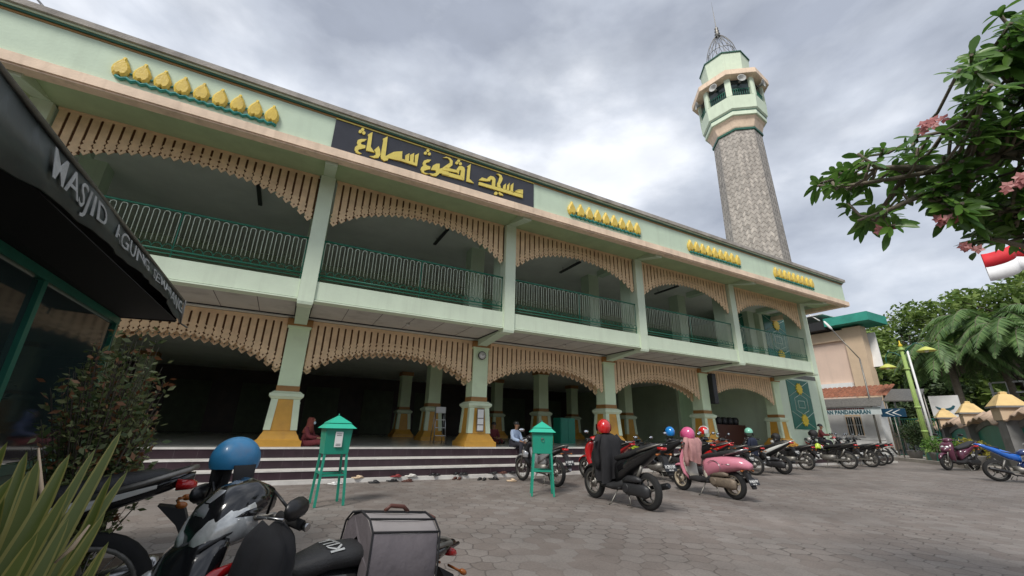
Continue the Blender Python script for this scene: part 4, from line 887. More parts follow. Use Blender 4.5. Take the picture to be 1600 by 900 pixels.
# things under the arcade
t = thing('step_ladder', (PL(685, 690, 'y', 14).x, 14, .672), 'white metal step ladder leaning near an inner column', 'ladder')
s = MB()
for x in (-.2, .2): s.tube([(x, -.12, 0), (x*.8, .02, 1.15)], .018, 5)
for x in (-.2, .2): s.tube([(x, .28, 0), (x*.8, .05, 1.15)], .012, 5)
s.build('frame', 'metal', t); s = MB()
for k in range(4): z = .22+k*.25; s.box((-.18+k*.008, -.14+.03*k, z), (.18-k*.008, -.02+.03*k, z+.025))
s.box((-.17, -.03, .95), (.17, .06, 1.15)); s.build('tread', 'white_paint', t)
t = thing('green_cabinet', (PL(882, 690, 'y', 14.4).x, 14.4, .672), 'plain green cabinet standing in the arcade behind the second donation box', 'cabinet')
s = MB(); s.box((-.35, -.25, 0), (.35, .25, .95)); s.box((-.33, -.262, .05), (-.01, -.2505, .9)); s.box((.01, -.262, .05), (.33, -.2505, .9)); s.build('body', 'box_green', t)
t = thing('drinks_counter', (19.0, 13.6, .672), 'dark reddish counter with round dispensers lined on top', 'counter')
s = MB(); s.box((-1.1, -.3, 0), (1.1, .3, .9)); km('redwood', (.09, .03, .02), .5); s.build('body', 'redwood', t); s = MB()
for k in range(5): s.lathe([(.14, .9), (.17, 1.0), (.17, 1.15), (.1, 1.25)], (-.9+k*.42, 0, 0), 10)
s.build('dispenser', 'grey_plastic', t)
for lx, lb in ((2.9, 'small pendant lamp under the second bay ceiling'), (13.2, 'small pendant lamp under the bay left of the fourth column')):
    t = thing('pendant_lamp', (lx, 13.3, 3.76), lb, 'lamp')
    s = MB(); s.tube([(0, 0, 0), (0, 0, -.3)], .01, 5); s.build('cord', 'black', t); s = MB(); s.lathe([(.03, -.28), (.06, -.32), (.12, -.4), (.115, -.41), (.02, -.36)], n=12); s.build('lamp_shade', 'white_paint', t)
# sandals at the foot of the steps
rgs = random.Random(5); km('robe_red', (.22, .03, .03), .7)
SP = [(377, 752, 'black'), (412, 752, 'metal_dull'), (520, 754, 'white_paint'), (560, 748, 'tan'), (580, 752, 'grey_plastic'), (612, 752, 'black'), (622, 747, 'flag_red'), (633, 751, 'redwood'), (650, 748, 'paper'), (689, 747, 'grey_plastic'), (714, 749, 'redwood'), (729, 746, 'grey_plastic'), (738, 746, 'black'), (753, 750, 'black'), (771, 749, 'black'), (777, 742, 'grey_plastic'), (798, 743, 'redwood'), (799, 752, 'tan'), (815, 743, 'black')]
COLN = {'black': 'black', 'metal_dull': 'grey', 'white_paint': 'white', 'tan': 'tan', 'grey_plastic': 'dark grey', 'flag_red': 'red', 'redwood': 'brown', 'paper': 'cream', 'lamp_lime': 'green'}
WH = ['leftmost by the blue helmet', 'left of the first donation box', 'beside the legs of the first box', 'just right of the first donation box', 'second right of the first box', 'at the left of the middle heap', 'on top of the middle heap', 'in the middle heap', 'at the right of the middle heap', 'between heap and second column', 'first left of the second column', 'below the second column corner', 'touching the kerb below the clock column', 'standing out on the pavers, nearer left', 'standing out on the pavers, farther right', 'on the kerb left of the seated man', 'on the kerb below the seated man', 'lying loose left of the second box', 'rightmost, by the silver motorcycle']
for i, (px, py, m_) in enumerate(SP):
    z = .075 if py < 749 else 0.0; v = PL(px, py, 'z', z)
    if v.y > 10.26 and z == 0: v.y = 10.1
    if z > 0: v.y = 10.36
    t = thing('sandals', (v.x, v.y, z), f'{COLN[m_]} pair of sandals {WH[i]}', 'sandals', 'footwear left at the foot of the steps', rgs.uniform(-.9, .9)); 
    for sx in (-1, 1):
        s = MB(); dx = sx*.065; ax = rgs.uniform(-.03, .03)
        s.loft([(-.11, dx, .012, .025, .011), (-.06, dx, .012, .036, .012), (.02, dx+ax*.3, .012, .032, .012), (.08, dx+ax*.6, .012, .042, .012), (.12, dx+ax, .012, .02, .010)], 8)
        s.loft([(.0, dx+ax*.3, .03, .034, .022), (.04, dx+ax*.4, .034, .04, .024), (.08, dx+ax*.6, .03, .04, .018)], 8); s.build('sandal', {'paper': 'nosing', 'lamp_lime': 'lamp_lime', 'flag_red': 'robe_red'}.get(m_, m_), t)
# ================================================================== motorcycles and scooters
km('paint_red', (.45, .01, .012), .15, .03, coat=1); km('paint_pink', (.62, .22, .29), .22, .03, coat=.6); km('paint_cream', (.62, .58, .48), .3, .03, coat=.4)
km('paint_silver', (.40, .41, .42), .25, .03, metal=.5, coat=.6); km('paint_white', (.66, .67, .63), .22, .03, coat=.6); km('paint_blue', (.01, .12, .50), .18, .03, coat=1)
km('paint_navy', (.012, .03, .12), .2, .03, coat=1); km('paint_purple', (.10, .025, .05), .25, .05, coat=.6); km('paint_lime', (.45, .60, .05), .3); km('engine_brown', (.20, .16, .12), .6, .3, 12, metal=.4)
km('helmet_blue', (.03, .20, .40), .42, .2, 9, coat=.3, dirt=(.15, .13, .15), ds=9); km('helmet_bright', (.01, .22, .62), .15, coat=1); km('helmet_red', (.55, .012, .012), .15, coat=1); km('helmet_pink', (.62, .10, .24), .22, coat=.8)
km('helmet_mint', (.22, .55, .42), .3, coat=.5); km('cloth_black', (.014, .014, .016), .9, .3, 9); km('cloth_pink', (.42, .22, .21), .9, .2, 8); km('cloth_navy', (.016, .022, .045), .9, .2, 8); km('cloth_rust', (.22, .05, .025), .95, .4, 14)
km('seat_black', (.018, .018, .019), .55, .15, 12, bump=.2, bscale=120); km('tan_rim', (.42, .36, .27), .5)
def wheel(t, name, x, r, w, rim='metal_dull', spokes=5, tw=None):
    s = MB(); R0 = r-.075 if spokes < 12 else r-.055
    pr = []
    for k in range(13): a = math.pi*k/12; pr.append((R0+(r-R0)*math.sin(a)**.6 if 0 < k < 12 else R0, -w/2*math.cos(a)))
    s.lathe(pr, (x, 0, r), 28, ax=1, cap=False); ty = s.build(name, 'rubber', t)
    s = MB(); s.lathe([(R0-.025, -w*.34), (R0, -w*.45), (R0+.004, -w*.3), (R0-.02, 0), (R0+.004, w*.3), (R0, w*.45), (R0-.025, w*.34)], (x, 0, r), 24, ax=1, cap=False)
    s.lathe([(.0, -.055), (.035, -.055), (.045, 0), (.035, .055), (.0, .055)], (x, 0, r), 10, ax=1, cap=False)
    for k in range(spokes):
        a = 2*math.pi*k/spokes+.3; c, d = math.cos(a), math.sin(a)
        if spokes < 12: s.tube([(x+c*.03, 0, r+d*.03), (x+math.cos(a+.12)*R0*.6, 0, r+math.sin(a+.12)*R0*.6), (x+c*(R0-.01), 0, r+d*(R0-.01))], [.022, .015, .013], 5)
        else: s.tube([(x+c*.03, .03*(-1)**k, r+d*.03), (x+math.cos(a+.25)*(R0-.01), 0, r+math.sin(a+.25)*(R0-.01))], .003, 3)
    s.lathe([(.0, .02), (.085, .02), (.085, .028), (.0, .03)], (x, 0, r), 16, ax=1, cap=False)
    s.build('rim', rim, ty); return ty
def arc_fender(t, x, r, w, a0, a1, m_, name='front_fender'):
    s = MB(); vs = []; n_ = 14
    for k in range(n_+1):
        a = a0+(a1-a0)*k/n_; q = min(1, 4*min(k, n_-k)/n_+.4)
        for (dr, dy) in ((-.01, -w), (.025, -w*.85), (.045, 0), (.025, w*.85), (-.01, w), (.012, w*.8), (.03, 0), (.012, -w*.8)): vs.append((x+(r+dr)*math.cos(a), dy*q, r-.0+(r+dr)*math.sin(a)))
    s.add(vs, [(8*k+j, 8*k+(j+1) % 8, 8*(k+1)+(j+1) % 8, 8*(k+1)+j) for k in range(n_) for j in range(8)]+[tuple(range(8)), tuple(range(8*n_, 8*n_+8))[::-1]], True)
    return s.build(name, m_, t)
def plate(t, c, up, text, sz=(.25, .11), back=(-1, 0, 0), parent=None):
    c = Vector(c); up = Vector(up).normalized(); n_ = Vector(back).normalized(); rt = up.cross(n_).normalized(); n_ = rt.cross(up)
    s = MB(); s.prism([c-rt*sz[0]/2-up*sz[1]/2, c+rt*sz[0]/2-up*sz[1]/2, c+rt*sz[0]/2+up*sz[1]/2, c-rt*sz[0]/2+up*sz[1]/2], -n_*.006); p = s.build('licence_plate', 'black', t)
    s = MB(); put_text(s, text, c-rt*sz[0]*.42-up*sz[1]*.12+n_*.002, rt, up, sz[0]*.84, sz[1]*.45, .003, .01)
    put_text(s, '04 26', c-rt*sz[0]*.18-up*sz[1]*.42+n_*.002, rt, up, sz[0]*.36, sz[1]*.18, .003, .01)
    s.build('plate_text', 'white_paint', p)
def bike(kind, x, y, hd, label, body='black_gloss', panel=None, rim='metal_dull', text='H 2471 AR', s_=1., mirrors=True, tall=False, lean=0., name=None, cat=None, accent=None, rearmirror=False, steer=0.):
    nm = name or {'scooter': 'scooter', 'classic': 'scooter', 'cub': 'motorcycle', 'sport': 'motorcycle'}[kind]
    t = thing(nm, (x, y, 0), label, cat or nm, 'motorcycles and scooters parked in the yard', R(hd), s_); t.rotation_euler = (lean, 0, R(hd))
    panel = panel or body; rx, fx = -.60, .66
    r = {'scooter': .265, 'classic': .245, 'cub': .285, 'sport': .30}[kind]; w = {'scooter': .10, 'classic': .095, 'cub': .075, 'sport': .14}[kind]
    if kind == 'sport': rx, fx = -.66, .68
    wheel(t, 'rear_wheel', rx, r, w, rim, 5 if kind != 'cub' else 24); wheel(t, 'front_wheel', fx, r, w*.9, rim, 5 if kind != 'cub' else 24)
    ff = arc_fender(t, fx, r, w*.62, R(20), R(165), panel if kind != 'scooter' else body)
    s = MB()
    for sg in (-1, 1): s.tube([(fx, sg*.065, r), (fx-.08, sg*.065, r+.28), (fx-.18, sg*.05, r+.42)], [.02, .022, .026], 6)
    s.lathe([(.0, -.075), (.03, -.075), (.03, .075), (.0, .075)], (fx, 0, r), 8, ax=1); s.build('fork', 'metal_dull', t)
    s = MB()
    if kind == 'scooter':
        s.loft([(.25, 0, .36, .10, .05), (.36, 0, .40, .15, .07), (.48, 0, .44, .17, .085), (.62, 0, .46, .19, .10), (.74, 0, .45, .20, .11), (.84, 0, .41, .18, .10), (.92, 0, .36, .13, .07)], 14, 2.3, ax=2); lg = s.build('leg_shield', body, t)
        s = MB(); s.loft([(.40, 0, .64, .155, .08), (.50, 0, .66, .15, .10), (.60, 0, .67, .11, .085), (.68, 0, .645, .05, .04)], 12); s.build('front_cowl', panel, lg)
        s = MB()
        for sg in (-1, 1): s.loft([(.46, sg*.07, .76, .06, .03), (.54, sg*.065, .745, .055, .045), (.60, sg*.05, .72, .035, .03)], 8)
        s.build('headlight', 'lens', lg)
        s = MB()
        for sg in (-1, 1): s.loft([(.44, sg*.145, .70, .025, .02), (.50, sg*.14, .68, .025, .022), (.56, sg*.12, .655, .015, .012)], 8)
        s.build('turn_signal', 'amber', lg)
    elif kind == 'classic':
        s.loft([(.24, 0, .34, .12, .03), (.36, 0, .42, .19, .045), (.50, 0, .455, .215, .05), (.66, 0, .45, .215, .055), (.80, 0, .40, .18, .06), (.90, 0, .35, .10, .06)], 14, 2.4, ax=2); lg = s.build('leg_shield', panel, t)
        s = MB(); s.loft([(.27, 0, .29, .11, .012), (.40, 0, .37, .165, .012), (.55, 0, .40, .18, .012), (.72, 0, .385, .17, .012), (.84, 0, .33, .12, .012)], 12, 3, ax=2); s.build('inner_shield', 'paint_cream', lg)
        s = MB(); s.ball((.44, 0, .95), .085, 12, (1, 1, 1)); s.build('headlight', 'lens', lg)
    elif kind == 'cub':
        s.loft([(.34, 0, .30, .05, .04), (.46, 0, .36, .15, .05), (.58, 0, .41, .17, .06), (.70, 0, .41, .15, .07), (.82, 0, .37, .12, .08), (.92, 0, .33, .08, .07)], 12, 2.3, ax=2); lg = s.build('leg_shield', body, t)
        s = MB(); s.loft([(.36, 0, .92, .10, .06), (.44, 0, .93, .10, .07), (.50, 0, .92, .07, .05)], 10); s.build('headlight', 'lens', lg)
        s = MB()
        for sg in (-1, 1): s.loft([(.30, sg*.11, .60, .02, .06), (.40, sg*.155, .62, .018, .09), (.47, sg*.15, .64, .012, .07)], 8)
        s.build('side_wing', panel, lg)
    else:
        s.loft([(.05, 0, .55, .12, .18), (.25, 0, .62, .18, .24), (.45, 0, .72, .20, .22), (.62, 0, .80, .16, .14), (.75, 0, .80, .08, .07)], 14, 2.2); lg = s.build('fairing', body, t)
        s = MB(); s.loft([(.40, 0, .98, .12, .02), (.52, 0, .95, .12, .05), (.62, 0, .90, .10, .04)], 10); s.build('windscreen', 'glass_dark', lg)
        s = MB(); s.loft([(.66, 0, .80, .13, .05), (.74, 0, .78, .08, .04)], 10); s.build('headlight', 'lens', lg)
        s = MB(); 
        for sg in (-1, 1): s.prism([(.20, sg*.2, .80), (.42, sg*.225, .84), (.58, sg*.18, .78), (.40, sg*.225, .70)], (0, sg*.006, 0))
        s.build('side_graphic', 'paint_lime', lg)
        s = MB(); put_text(s, 'GSX', (.46, -.226, .60), (-1, 0, 0), (0, 0, 1), .3, .09, .006, .02); put_text(s, 'GSX', (.06, .226, .60), (1, 0, 0), (0, 0, 1), .3, .09, .006, .02); s.build('lettering', 'white_paint', lg)
    if accent:
        s = MB()
        for sg in (-1, 1): s.loft([(.28, sg*.165, .82, .018, .012), (.38, sg*.178, .79, .022, .024), (.50, sg*.158, .73, .025, .030), (.62, sg*.09, .67, .022, .022), (.68, sg*.05, .64, .01, .01)], 8)
        s.build('stripe', accent, lg)
    # under body
    s = MB()
    if kind in ('scooter', 'classic'): s.loft([(.44, 0, .30, .10, .05), (.30, 0, .27, .15, .05), (.05, 0, .26, .17, .05), (-.12, 0, .30, .15, .08), (-.25, 0, .36, .12, .10)], 12, 3); s.build('footboard', 'black_matte', t)
    elif kind == 'cub': s.loft([(.36, 0, .76, .05, .09), (.25, 0, .60, .055, .10), (.08, 0, .50, .06, .12), (-.12, 0, .52, .08, .14), (-.3, 0, .56, .09, .13)], 12); s.build('frame_cover', panel, t)
    else: s.loft([(.28, 0, .80, .10, .05), (.15, 0, .84, .15, .10), (-.02, 0, .82, .15, .09), (-.15, 0, .76, .10, .06)], 12); s.build('fuel_tank', panel, t)
    # rear body and side panels
    s = MB()
    if kind == 'scooter': s.loft([(.02, 0, .48, .10, .17), (-.12, 0, .54, .135, .17), (-.35, 0, .63, .15, .12), (-.60, 0, .74, .13, .09), (-.82, 0, .86, .09, .055), (-1.0, 0, .945, .035, .025)], 14, 2.5)
    elif kind == 'classic': s.loft([(.0, 0, .46, .10, .20), (-.12, 0, .50, .17, .21), (-.35, 0, .56, .21, .185), (-.60, 0, .61, .20, .15), (-.82, 0, .62, .15, .11), (-1.0, 0, .59, .06, .05)], 16, 2.2)
    elif kind == 'cub': s.loft([(-.15, 0, .62, .09, .10), (-.35, 0, .66, .11, .09), (-.60, 0, .72, .10, .07), (-.85, 0, .79, .06, .045), (-.95, 0, .82, .03, .02)], 12)
    else: s.loft([(-.10, 0, .66, .13, .12), (-.35, 0, .74, .13, .12), (-.60, 0, .87, .11, .09), (-.85, 0, .99, .07, .05), (-.98, 0, 1.03, .02, .012)], 12)
    bd = s.build('rear_body', panel if kind == 'classic' else body, t)
    s = MB()
    for sg in (-1, 1):
        if kind == 'scooter': s.loft([(-.10, sg*.10, .55, .045, .07), (-.35, sg*.125, .66, .035, .06), (-.62, sg*.108, .78, .03, .045), (-.86, sg*.065, .89, .025, .025), (-1.02, sg*.035, .955, .012, .01)], 10)
        elif kind == 'classic': s.loft([(-.02, sg*.05, .40, .06, .15), (-.09, sg*.08, .42, .075, .16), (-.13, sg*.10, .45, .06, .15)], 10)
        elif kind == 'cub': s.loft([(-.05, sg*.07, .52, .03, .09), (-.25, sg*.09, .60, .03, .08), (-.50, sg*.09, .70, .025, .04), (-.80, sg*.06, .78, .015, .015)], 10)
        else: s.loft([(.1, sg*.13, .50, .03, .12), (-.08, sg*.12, .46, .03, .08), (-.15, sg*.1, .44, .01, .03)], 8)
    s.build('side_panel', panel if kind != 'classic' else 'paint_cream', bd)
    if kind == 'classic':
        s = MB()
        for sg in (-1, 1):
            s.tube([(-.36+.15*math.cos(a*.4+.6), sg*.207, .53+.12*math.sin(a*.4+.6)) for a in range(9)], .006, 4)
            s.loft([(-.55, sg*.198, .60, .006, .012), (-.70, sg*.175, .60, .006, .010)], 6)
        s.build('chrome_trim', 'metal', bd)
    # seat
    s = MB(); ph = {'scooter': 0, 'classic': -.01, 'cub': -.02, 'sport': .04}[kind]
    if kind == 'sport': s.loft([(-.12, 0, .78, .08, .03), (-.30, 0, .79, .13, .035), (-.48, 0, .83, .12, .035), (-.50, 0, .93, .10, .03), (-.75, 0, .99, .08, .025)], 12)
    else: s.loft([(.05, 0, .69+ph, .06, .035), (.0, 0, .70+ph, .09, .05), (-.15, 0, .73+ph, .125, .055), (-.38, 0, .75+ph, .145, .055), (-.45, 0, .775+ph, .14, .06), (-.65, 0, .81+ph, .125, .055), (-.80, 0, .835+ph, .09, .045), (-.86, 0, .84+ph, .05, .02)], 14, 2.6)
    
    if kind == 'scooter': s.v = [Vector((v.x, v.y, v.z+max(0, -v.x-.12)*.13)) for v in s.v]
    s.build('seat', 'seat_black', t)
    # tail, plate, mudguard
    zt = {'scooter': .90, 'classic': .60, 'cub': .78, 'sport': .96}[kind]; xt = {'scooter': -.96, 'classic': -.90, 'cub': -.92, 'sport': -.95}[kind]
    s = MB(); s.loft([(xt+.04, 0, zt, .085, .035), (xt-.03, 0, zt-.005, .06, .025), (xt-.05, 0, zt-.01, .03, .012)], 10); s.build('tail_light', 'red_glass', t)
    s = MB(); s.prism([(xt+.10, -.05, zt-.10), (xt-.02, -.05, zt-.12), (xt-.12, -.05, zt-.36), (xt-.10, -.05, zt-.38), (xt+.0, -.05, zt-.2)], (0, .10, 0)); mg = s.build('rear_mudguard', 'black_matte', t)
    for sg in (-1, 1):
        s = MB(); s.tube([(xt+.02, sg*.04, zt-.08), (xt, sg*.13, zt-.09)], .008, 5); s.ball((xt-.01, sg*.145, zt-.09), .022, 8, (1.2, 1, .8)); s.build('turn_signal', 'amber', mg)
    plate(t, (xt-.115, 0, zt-.26), (.35, 0, 1), text, back=(-1, 0, .35))
    if kind != 'sport':
        s = MB(); z0 = .80+ph+(.07 if kind == 'scooter' else 0); pts = [(-.55, .13, z0-.04), (-.75, .125, z0+.02), (-.92, .08, z0+.075), (-.95, 0, z0+.085), (-.92, -.08, z0+.075), (-.75, -.125, z0+.02), (-.55, -.13, z0-.04)]; s.tube(pts, .014, 6); s.build('grab_rail', 'metal_dull' if kind != 'classic' else 'metal', t)
    # engine, exhaust, stand
    s = MB()
    if kind in ('scooter', 'classic'):
        s.loft([(-.12, .06, .30, .06, .07), (-.25, .10, .27, .06, .095), (-.50, .12, .27, .05, .085), (-.66, .12, .265, .05, .10), (-.74, .115, .265, .03, .06)], 12, 2.3); s.loft([(-.20, .10, .38, .045, .04), (-.32, .11, .415, .055, .055), (-.50, .11, .42, .05, .05), (-.58, .10, .41, .02, .025)], 10); s.lathe([(.0, .165), (.055, .165), (.07, .16), (.07, .15)], (-.27, 0, .275), 14, ax=1)
        s.loft([(-.10, -.02, .30, .10, .08), (-.30, -.06, .30, .09, .09), (-.45, -.05, .30, .05, .06)], 10)
    else:
        s.loft([(.20, 0, .36, .10, .07), (.05, 0, .33, .13, .11), (-.15, 0, .33, .13, .12), (-.28, 0, .36, .08, .08)], 12); s.loft([(.26, 0, .42, .06, .05), (.12, 0, .42, .07, .07)], 8)
        s.box((-.62, .06, .25), (-.2, .085, .31)); s.box((-.62, -.085, .25), (-.2, -.06, .31))
    s.build('engine', 'engine_brown' if kind == 'classic' else 'grey_plastic' if kind == 'scooter' else 'metal_dull', t)
    s = MB(); s.tube([(.12, -.09, .24), (-.10, -.13, .18), (-.35, -.155, .20), (-.42, -.16, .25), (-.50, -.165, .28), (-.85, -.17, .36), (-.87, -.17, .365)], [.018, .018, .02, .034, .043, .046, .034], 10); s.build('exhaust', 'black' if kind != 'cub' else 'metal', t)
    s = MB(); s.tube([(-.42, .09, .35), (-.60, .10, .62)], .026, 8); s.tube([(-.60, 0, .26), (-.60, .10, .27)], .02, 6)
    if kind in ('cub', 'sport'): s.tube([(-.58, -.10, .30), (-.45, -.10, .60)], .026, 8)
    s.build('shock_absorber', 'metal_dull', t)
    s = MB(); s.tube([(-.05, .10, .24), (-.02, .24, .03), (.02, .25, .01)], .012, 5); s.tube([(-.28, .10, .20), (-.36, .14, .06), (-.28, .14, .03)], .012, 5); s.tube([(-.28, -.10, .20), (-.36, -.14, .06)], .012, 5); s.build('kickstand', 'metal_dull', t)
    s = MB()
    for k_, yy in enumerate((.03, -.04, .06)): s.tube([(.26, yy*2, .96), (.38+.03*k_, yy*2.4, .88), (.40+.02*k_, yy, .72), (.40, yy*.6, .55)], .006, 5)
    s.build('control_cables', 'black_matte', t)
    s = MB()
    for sg in (-1, 1): s.tube([(-.16, sg*.12, .26), (-.18, sg*.22, .27)], .014, 6)
    s.build('footpeg', 'black_matte', t)
    # handlebar
    hz = {'scooter': .98, 'classic': .96, 'cub': .99, 'sport': .88}[kind]; hx = {'scooter': .32, 'classic': .32, 'cub': .31, 'sport': .36}[kind]
    s = MB(); s.tube([(hx-.12, .34, hz-.03), (hx-.08, .2, hz+.0), (hx, .08, hz-.02), (hx, -.08, hz-.02), (hx-.08, -.2, hz+.0), (hx-.12, -.34, hz-.03)], .014, 6); s.tube([(hx, 0, hz-.02), (hx+.06, 0, hz-.30)], .035, 8); hb = s.build('handlebar', 'metal_dull', t)
    for sg in (-1, 1): s = MB(); s.tube([(hx-.09, sg*.22, hz-.002), (hx-.122, sg*.345, hz-.032)], .021, 8); s.build('grip', 'rubber', hb)
    for sg in (-1, 1):
        s = MB(); s.tube([(hx-.125, sg*.352, hz-.033), (hx-.13, sg*.372, hz-.038)], .017, 8); s.build('bar_end', 'metal', hb); s = MB(); s.tube([(hx-.02, sg*.18, hz+.0), (hx-.04, sg*.33, hz+.0)], .006, 5); s.build('brake_lever', 'metal', hb)
    s = MB()
    if kind == 'sport': s.loft([(hx-.04, 0, hz+.02, .07, .03), (hx+.05, 0, hz+.03, .07, .03)], 8)
    else: s.loft([(hx-.10, 0, hz-.02, .08, .035), (hx-.04, 0, hz+.01, .15, .055), (hx+.05, 0, hz-.0, .13, .06), (hx+.12, 0, hz-.04, .06, .035)], 12, 2.3)
    s.build('handlebar_cover', body if kind != 'classic' else panel, hb)
    if tall:      # high nose cowl with twin lamp under the handlebar
        s = MB(); s.loft([(.16, 0, 1.02, .09, .06), (.26, 0, 1.03, .125, .09), (.35, 0, .98, .13, .11), (.42, 0, .92, .11, .11), (.46, 0, .86, .08, .08)], 14, 2.3); cw = s.build('nose_cowl', body, t)
        s = MB()
        for sg in (-1, 1): s.loft([(.27, sg*.085, .965, .062, .085, .02), (.36, sg*.078, .945, .060, .080, .02), (.425, sg*.066, .915, .048, .060, .01), (.47, sg*.052, .885, .02, .028)], 10, 2.2)
        s.build('headlight', 'lens', cw)
        s = MB(); s.loft([(.30, 0, 1.06, .07, .05), (.37, 0, 1.03, .062, .045), (.44, 0, .985, .04, .025)], 10); s.build('cowl_trim', 'paint_silver', cw)
        s = MB()
        for sg in (-1, 1): s.loft([(.40, sg*.045, .855, .03, .022), (.46, sg*.045, .84, .03, .02), (.49, sg*.04, .83, .012, .01)], 8)
        s.build('turn_signal', 'amber', cw)
    if mirrors:
        for sg in (-1, 1):
            s = MB(); c = Vector((hx-.08, sg*.36, hz+(.04 if tall else .17))); s.tube([(hx-.05, sg*.20, hz+.01), (hx-.04, sg*.24, hz+.10), c+Vector((.01, -sg*.04, -.01))], .007, 5)
            yw = Matrix.Rotation(R(118 if tall else 0), 3, 'Z'); b0 = len(s.v); s.loft([(-.022, 0, 0, .082, .040), (-.012, 0, 0, .090, .046), (.008, .005*sg, 0, .075, .034), (.022, .01*sg, 0, .035, .016)], 12, 2.3); s.v[b0:] = [yw@v+c for v in s.v[b0:]]
            mr = s.build('mirror', 'black', t); s = MB(); s.loft([(-.0245, 0, 0, .076, .036), (-.0225, 0, 0, .076, .036)], 12, 2.3); s.v = [yw@v+c for v in s.v]; s.build('mirror_glass', 'mirror_glass', mr)
    if tall:
        for ch in t.children_recursive:
            if ch.name.split('.')[0] in ('seat', 'rear_body', 'side_panel', 'grab_rail', 'tail_light', 'rear_mudguard', 'turn_signal', 'licence_plate', 'plate_text') and ch.data.vertices[0].co.x < .1:
                for v in ch.data.vertices: v.co.z -= max(0, -v.co.x-.20)*.36
    if steer:
        c = Vector((hx+.02, 0, 0)); m4 = Matrix.Translation(c) @ Matrix.Rotation(R(steer), 4, 'Z') @ Matrix.Translation(-c)
        for ch in t.children:
            if ch.name.split('.')[0] in ('handlebar', 'mirror', 'nose_cowl', 'front_wheel', 'front_fender', 'fork'): ch.matrix_local = m4
    return t
def helmet(p, label, m_, rz=0, r=.135, full=True, tilt=0, visor='black_gloss'):
    t = thing('helmet', p, label, 'helmet', 'helmets hung on handlebars', R(rz)); t.rotation_euler = (0, R(tilt), R(rz))
    s = MB(); s.ball((0, 0, 0), r, 20, (1.08, .92, 1.0), lo=-.62 if full else (-.22 if r > .11 else -.38)); s.v = [Vector((v.x, v.y, v.z if v.z > 0 else v.z*(1.0+(.25 if full else .1)*(v.x < 0)))) for v in s.v]; s.build('shell', m_, t)
    s = MB(); s.ball((0, 0, -.005), r*.9, 14, (1.08, .92, 1), lo=-.55 if full else -.2, hi=.5); s.build('padding', 'cloth_black', t)
    s = MB()
    if full: vs = []; n_ = 12
    if full:
        for k in range(n_+1):
            a = R(-78+156*k/n_)
            for z, q in ((.045, 1.10), (-.02, 1.12), (-.075, 1.06)): vs.append((1.05*r*q*math.cos(a), .95*r*q*math.sin(a), z))
        s.add(vs, [(3*k+j, 3*k+j+1, 3*(k+1)+j+1, 3*(k+1)+j) for k in range(n_) for j in range(2)], True); s.build('visor', visor, t)
    elif r > .11: s.loft([(r*.85, 0, .0, r*.6, .008), (r*1.25, 0, -.012, r*.35, .006)], 10); s.build('brim', m_, t)
    s = MB()
    for sg in (-1, 1):
        if not full: s.loft([(-.14, sg*r*.86, -.0, .012, .030), (-.10, sg*r*.88, -.0, .014, .045), (-.02, sg*r*.84, -.0, .012, .05)], 10, ax=2)
        s.tube([(0, sg*r*.8, -.06), (.02, sg*.05, -.17), (.02, 0, -.19)], .006, 4)
    s.build('strap', 'cloth_black', t); return t
def drape(p, label, m_, w=.2, d=.12, h=.6, rz=0, seed=0, sleeves=True, name='jacket'):
    """cloth hung over a handlebar: folded skirt of cloth with two sleeves"""
    t = thing(name, p, label, 'jacket' if name == 'jacket' else 'cloth', 'clothes hung over the handlebars', R(rz)); rg = random.Random(seed); s = MB(); vs = []; n_, k_ = 40, 14; ph = [rg.uniform(0, 6) for _ in range(4)]
    for i in range(k_+1):
        u = i/k_
        for j in range(n_):
            a = 2*math.pi*j/n_; f = 1+(.10+.22*u)*(math.sin(5*a+ph[0]+u*1.2)*.6+math.sin(9*a+ph[1]-u)*.4)
            tp = math.sqrt(max(0, 1-(1-min(1, u*4.5))**2)); ww = w*(.55+.45*tp)*(1-.18*u)*f; dd = d*(.35+.65*tp)*(1+.1*u)*f
            vs.append((dd*math.cos(a)+.02*math.sin(u*5+ph[2]), ww*math.sin(a), -h*u*(1+.07*math.sin(2*a+ph[3]))+.02*math.cos(2*a)*(1-u)))
    s.add(vs, [(i*n_+j, i*n_+(j+1) % n_, (i+1)*n_+(j+1) % n_, (i+1)*n_+j) for i in range(k_) for j in range(n_)]+[tuple(range(n_))[::-1]], True); s.build('cloth', m_, t)
    if sleeves:
        for sg in (-1, 1):
            s = MB(); pts = [(0, sg*w*.75, -.03), (-.02, sg*w*.98, -.12), (.0, sg*w*.95, -.28), (.02, sg*w*.88, -.45), (.01, sg*w*.86, -.58)]
            s.tube(pts, [.05, .062, .055, .05, .042], 9); s.v = [v+Vector((.008*math.sin(v.z*60), .008*math.cos(v.z*45), 0)) for v in s.v]; s.build('sleeve', m_, t)
    return t
def on(b, x, y, z):
    """point in a motorcycle's own axes -> place"""
    m_ = Matrix.LocRotScale(b.location, b.rotation_euler, b.scale); return m_@Vector((x, y, z))
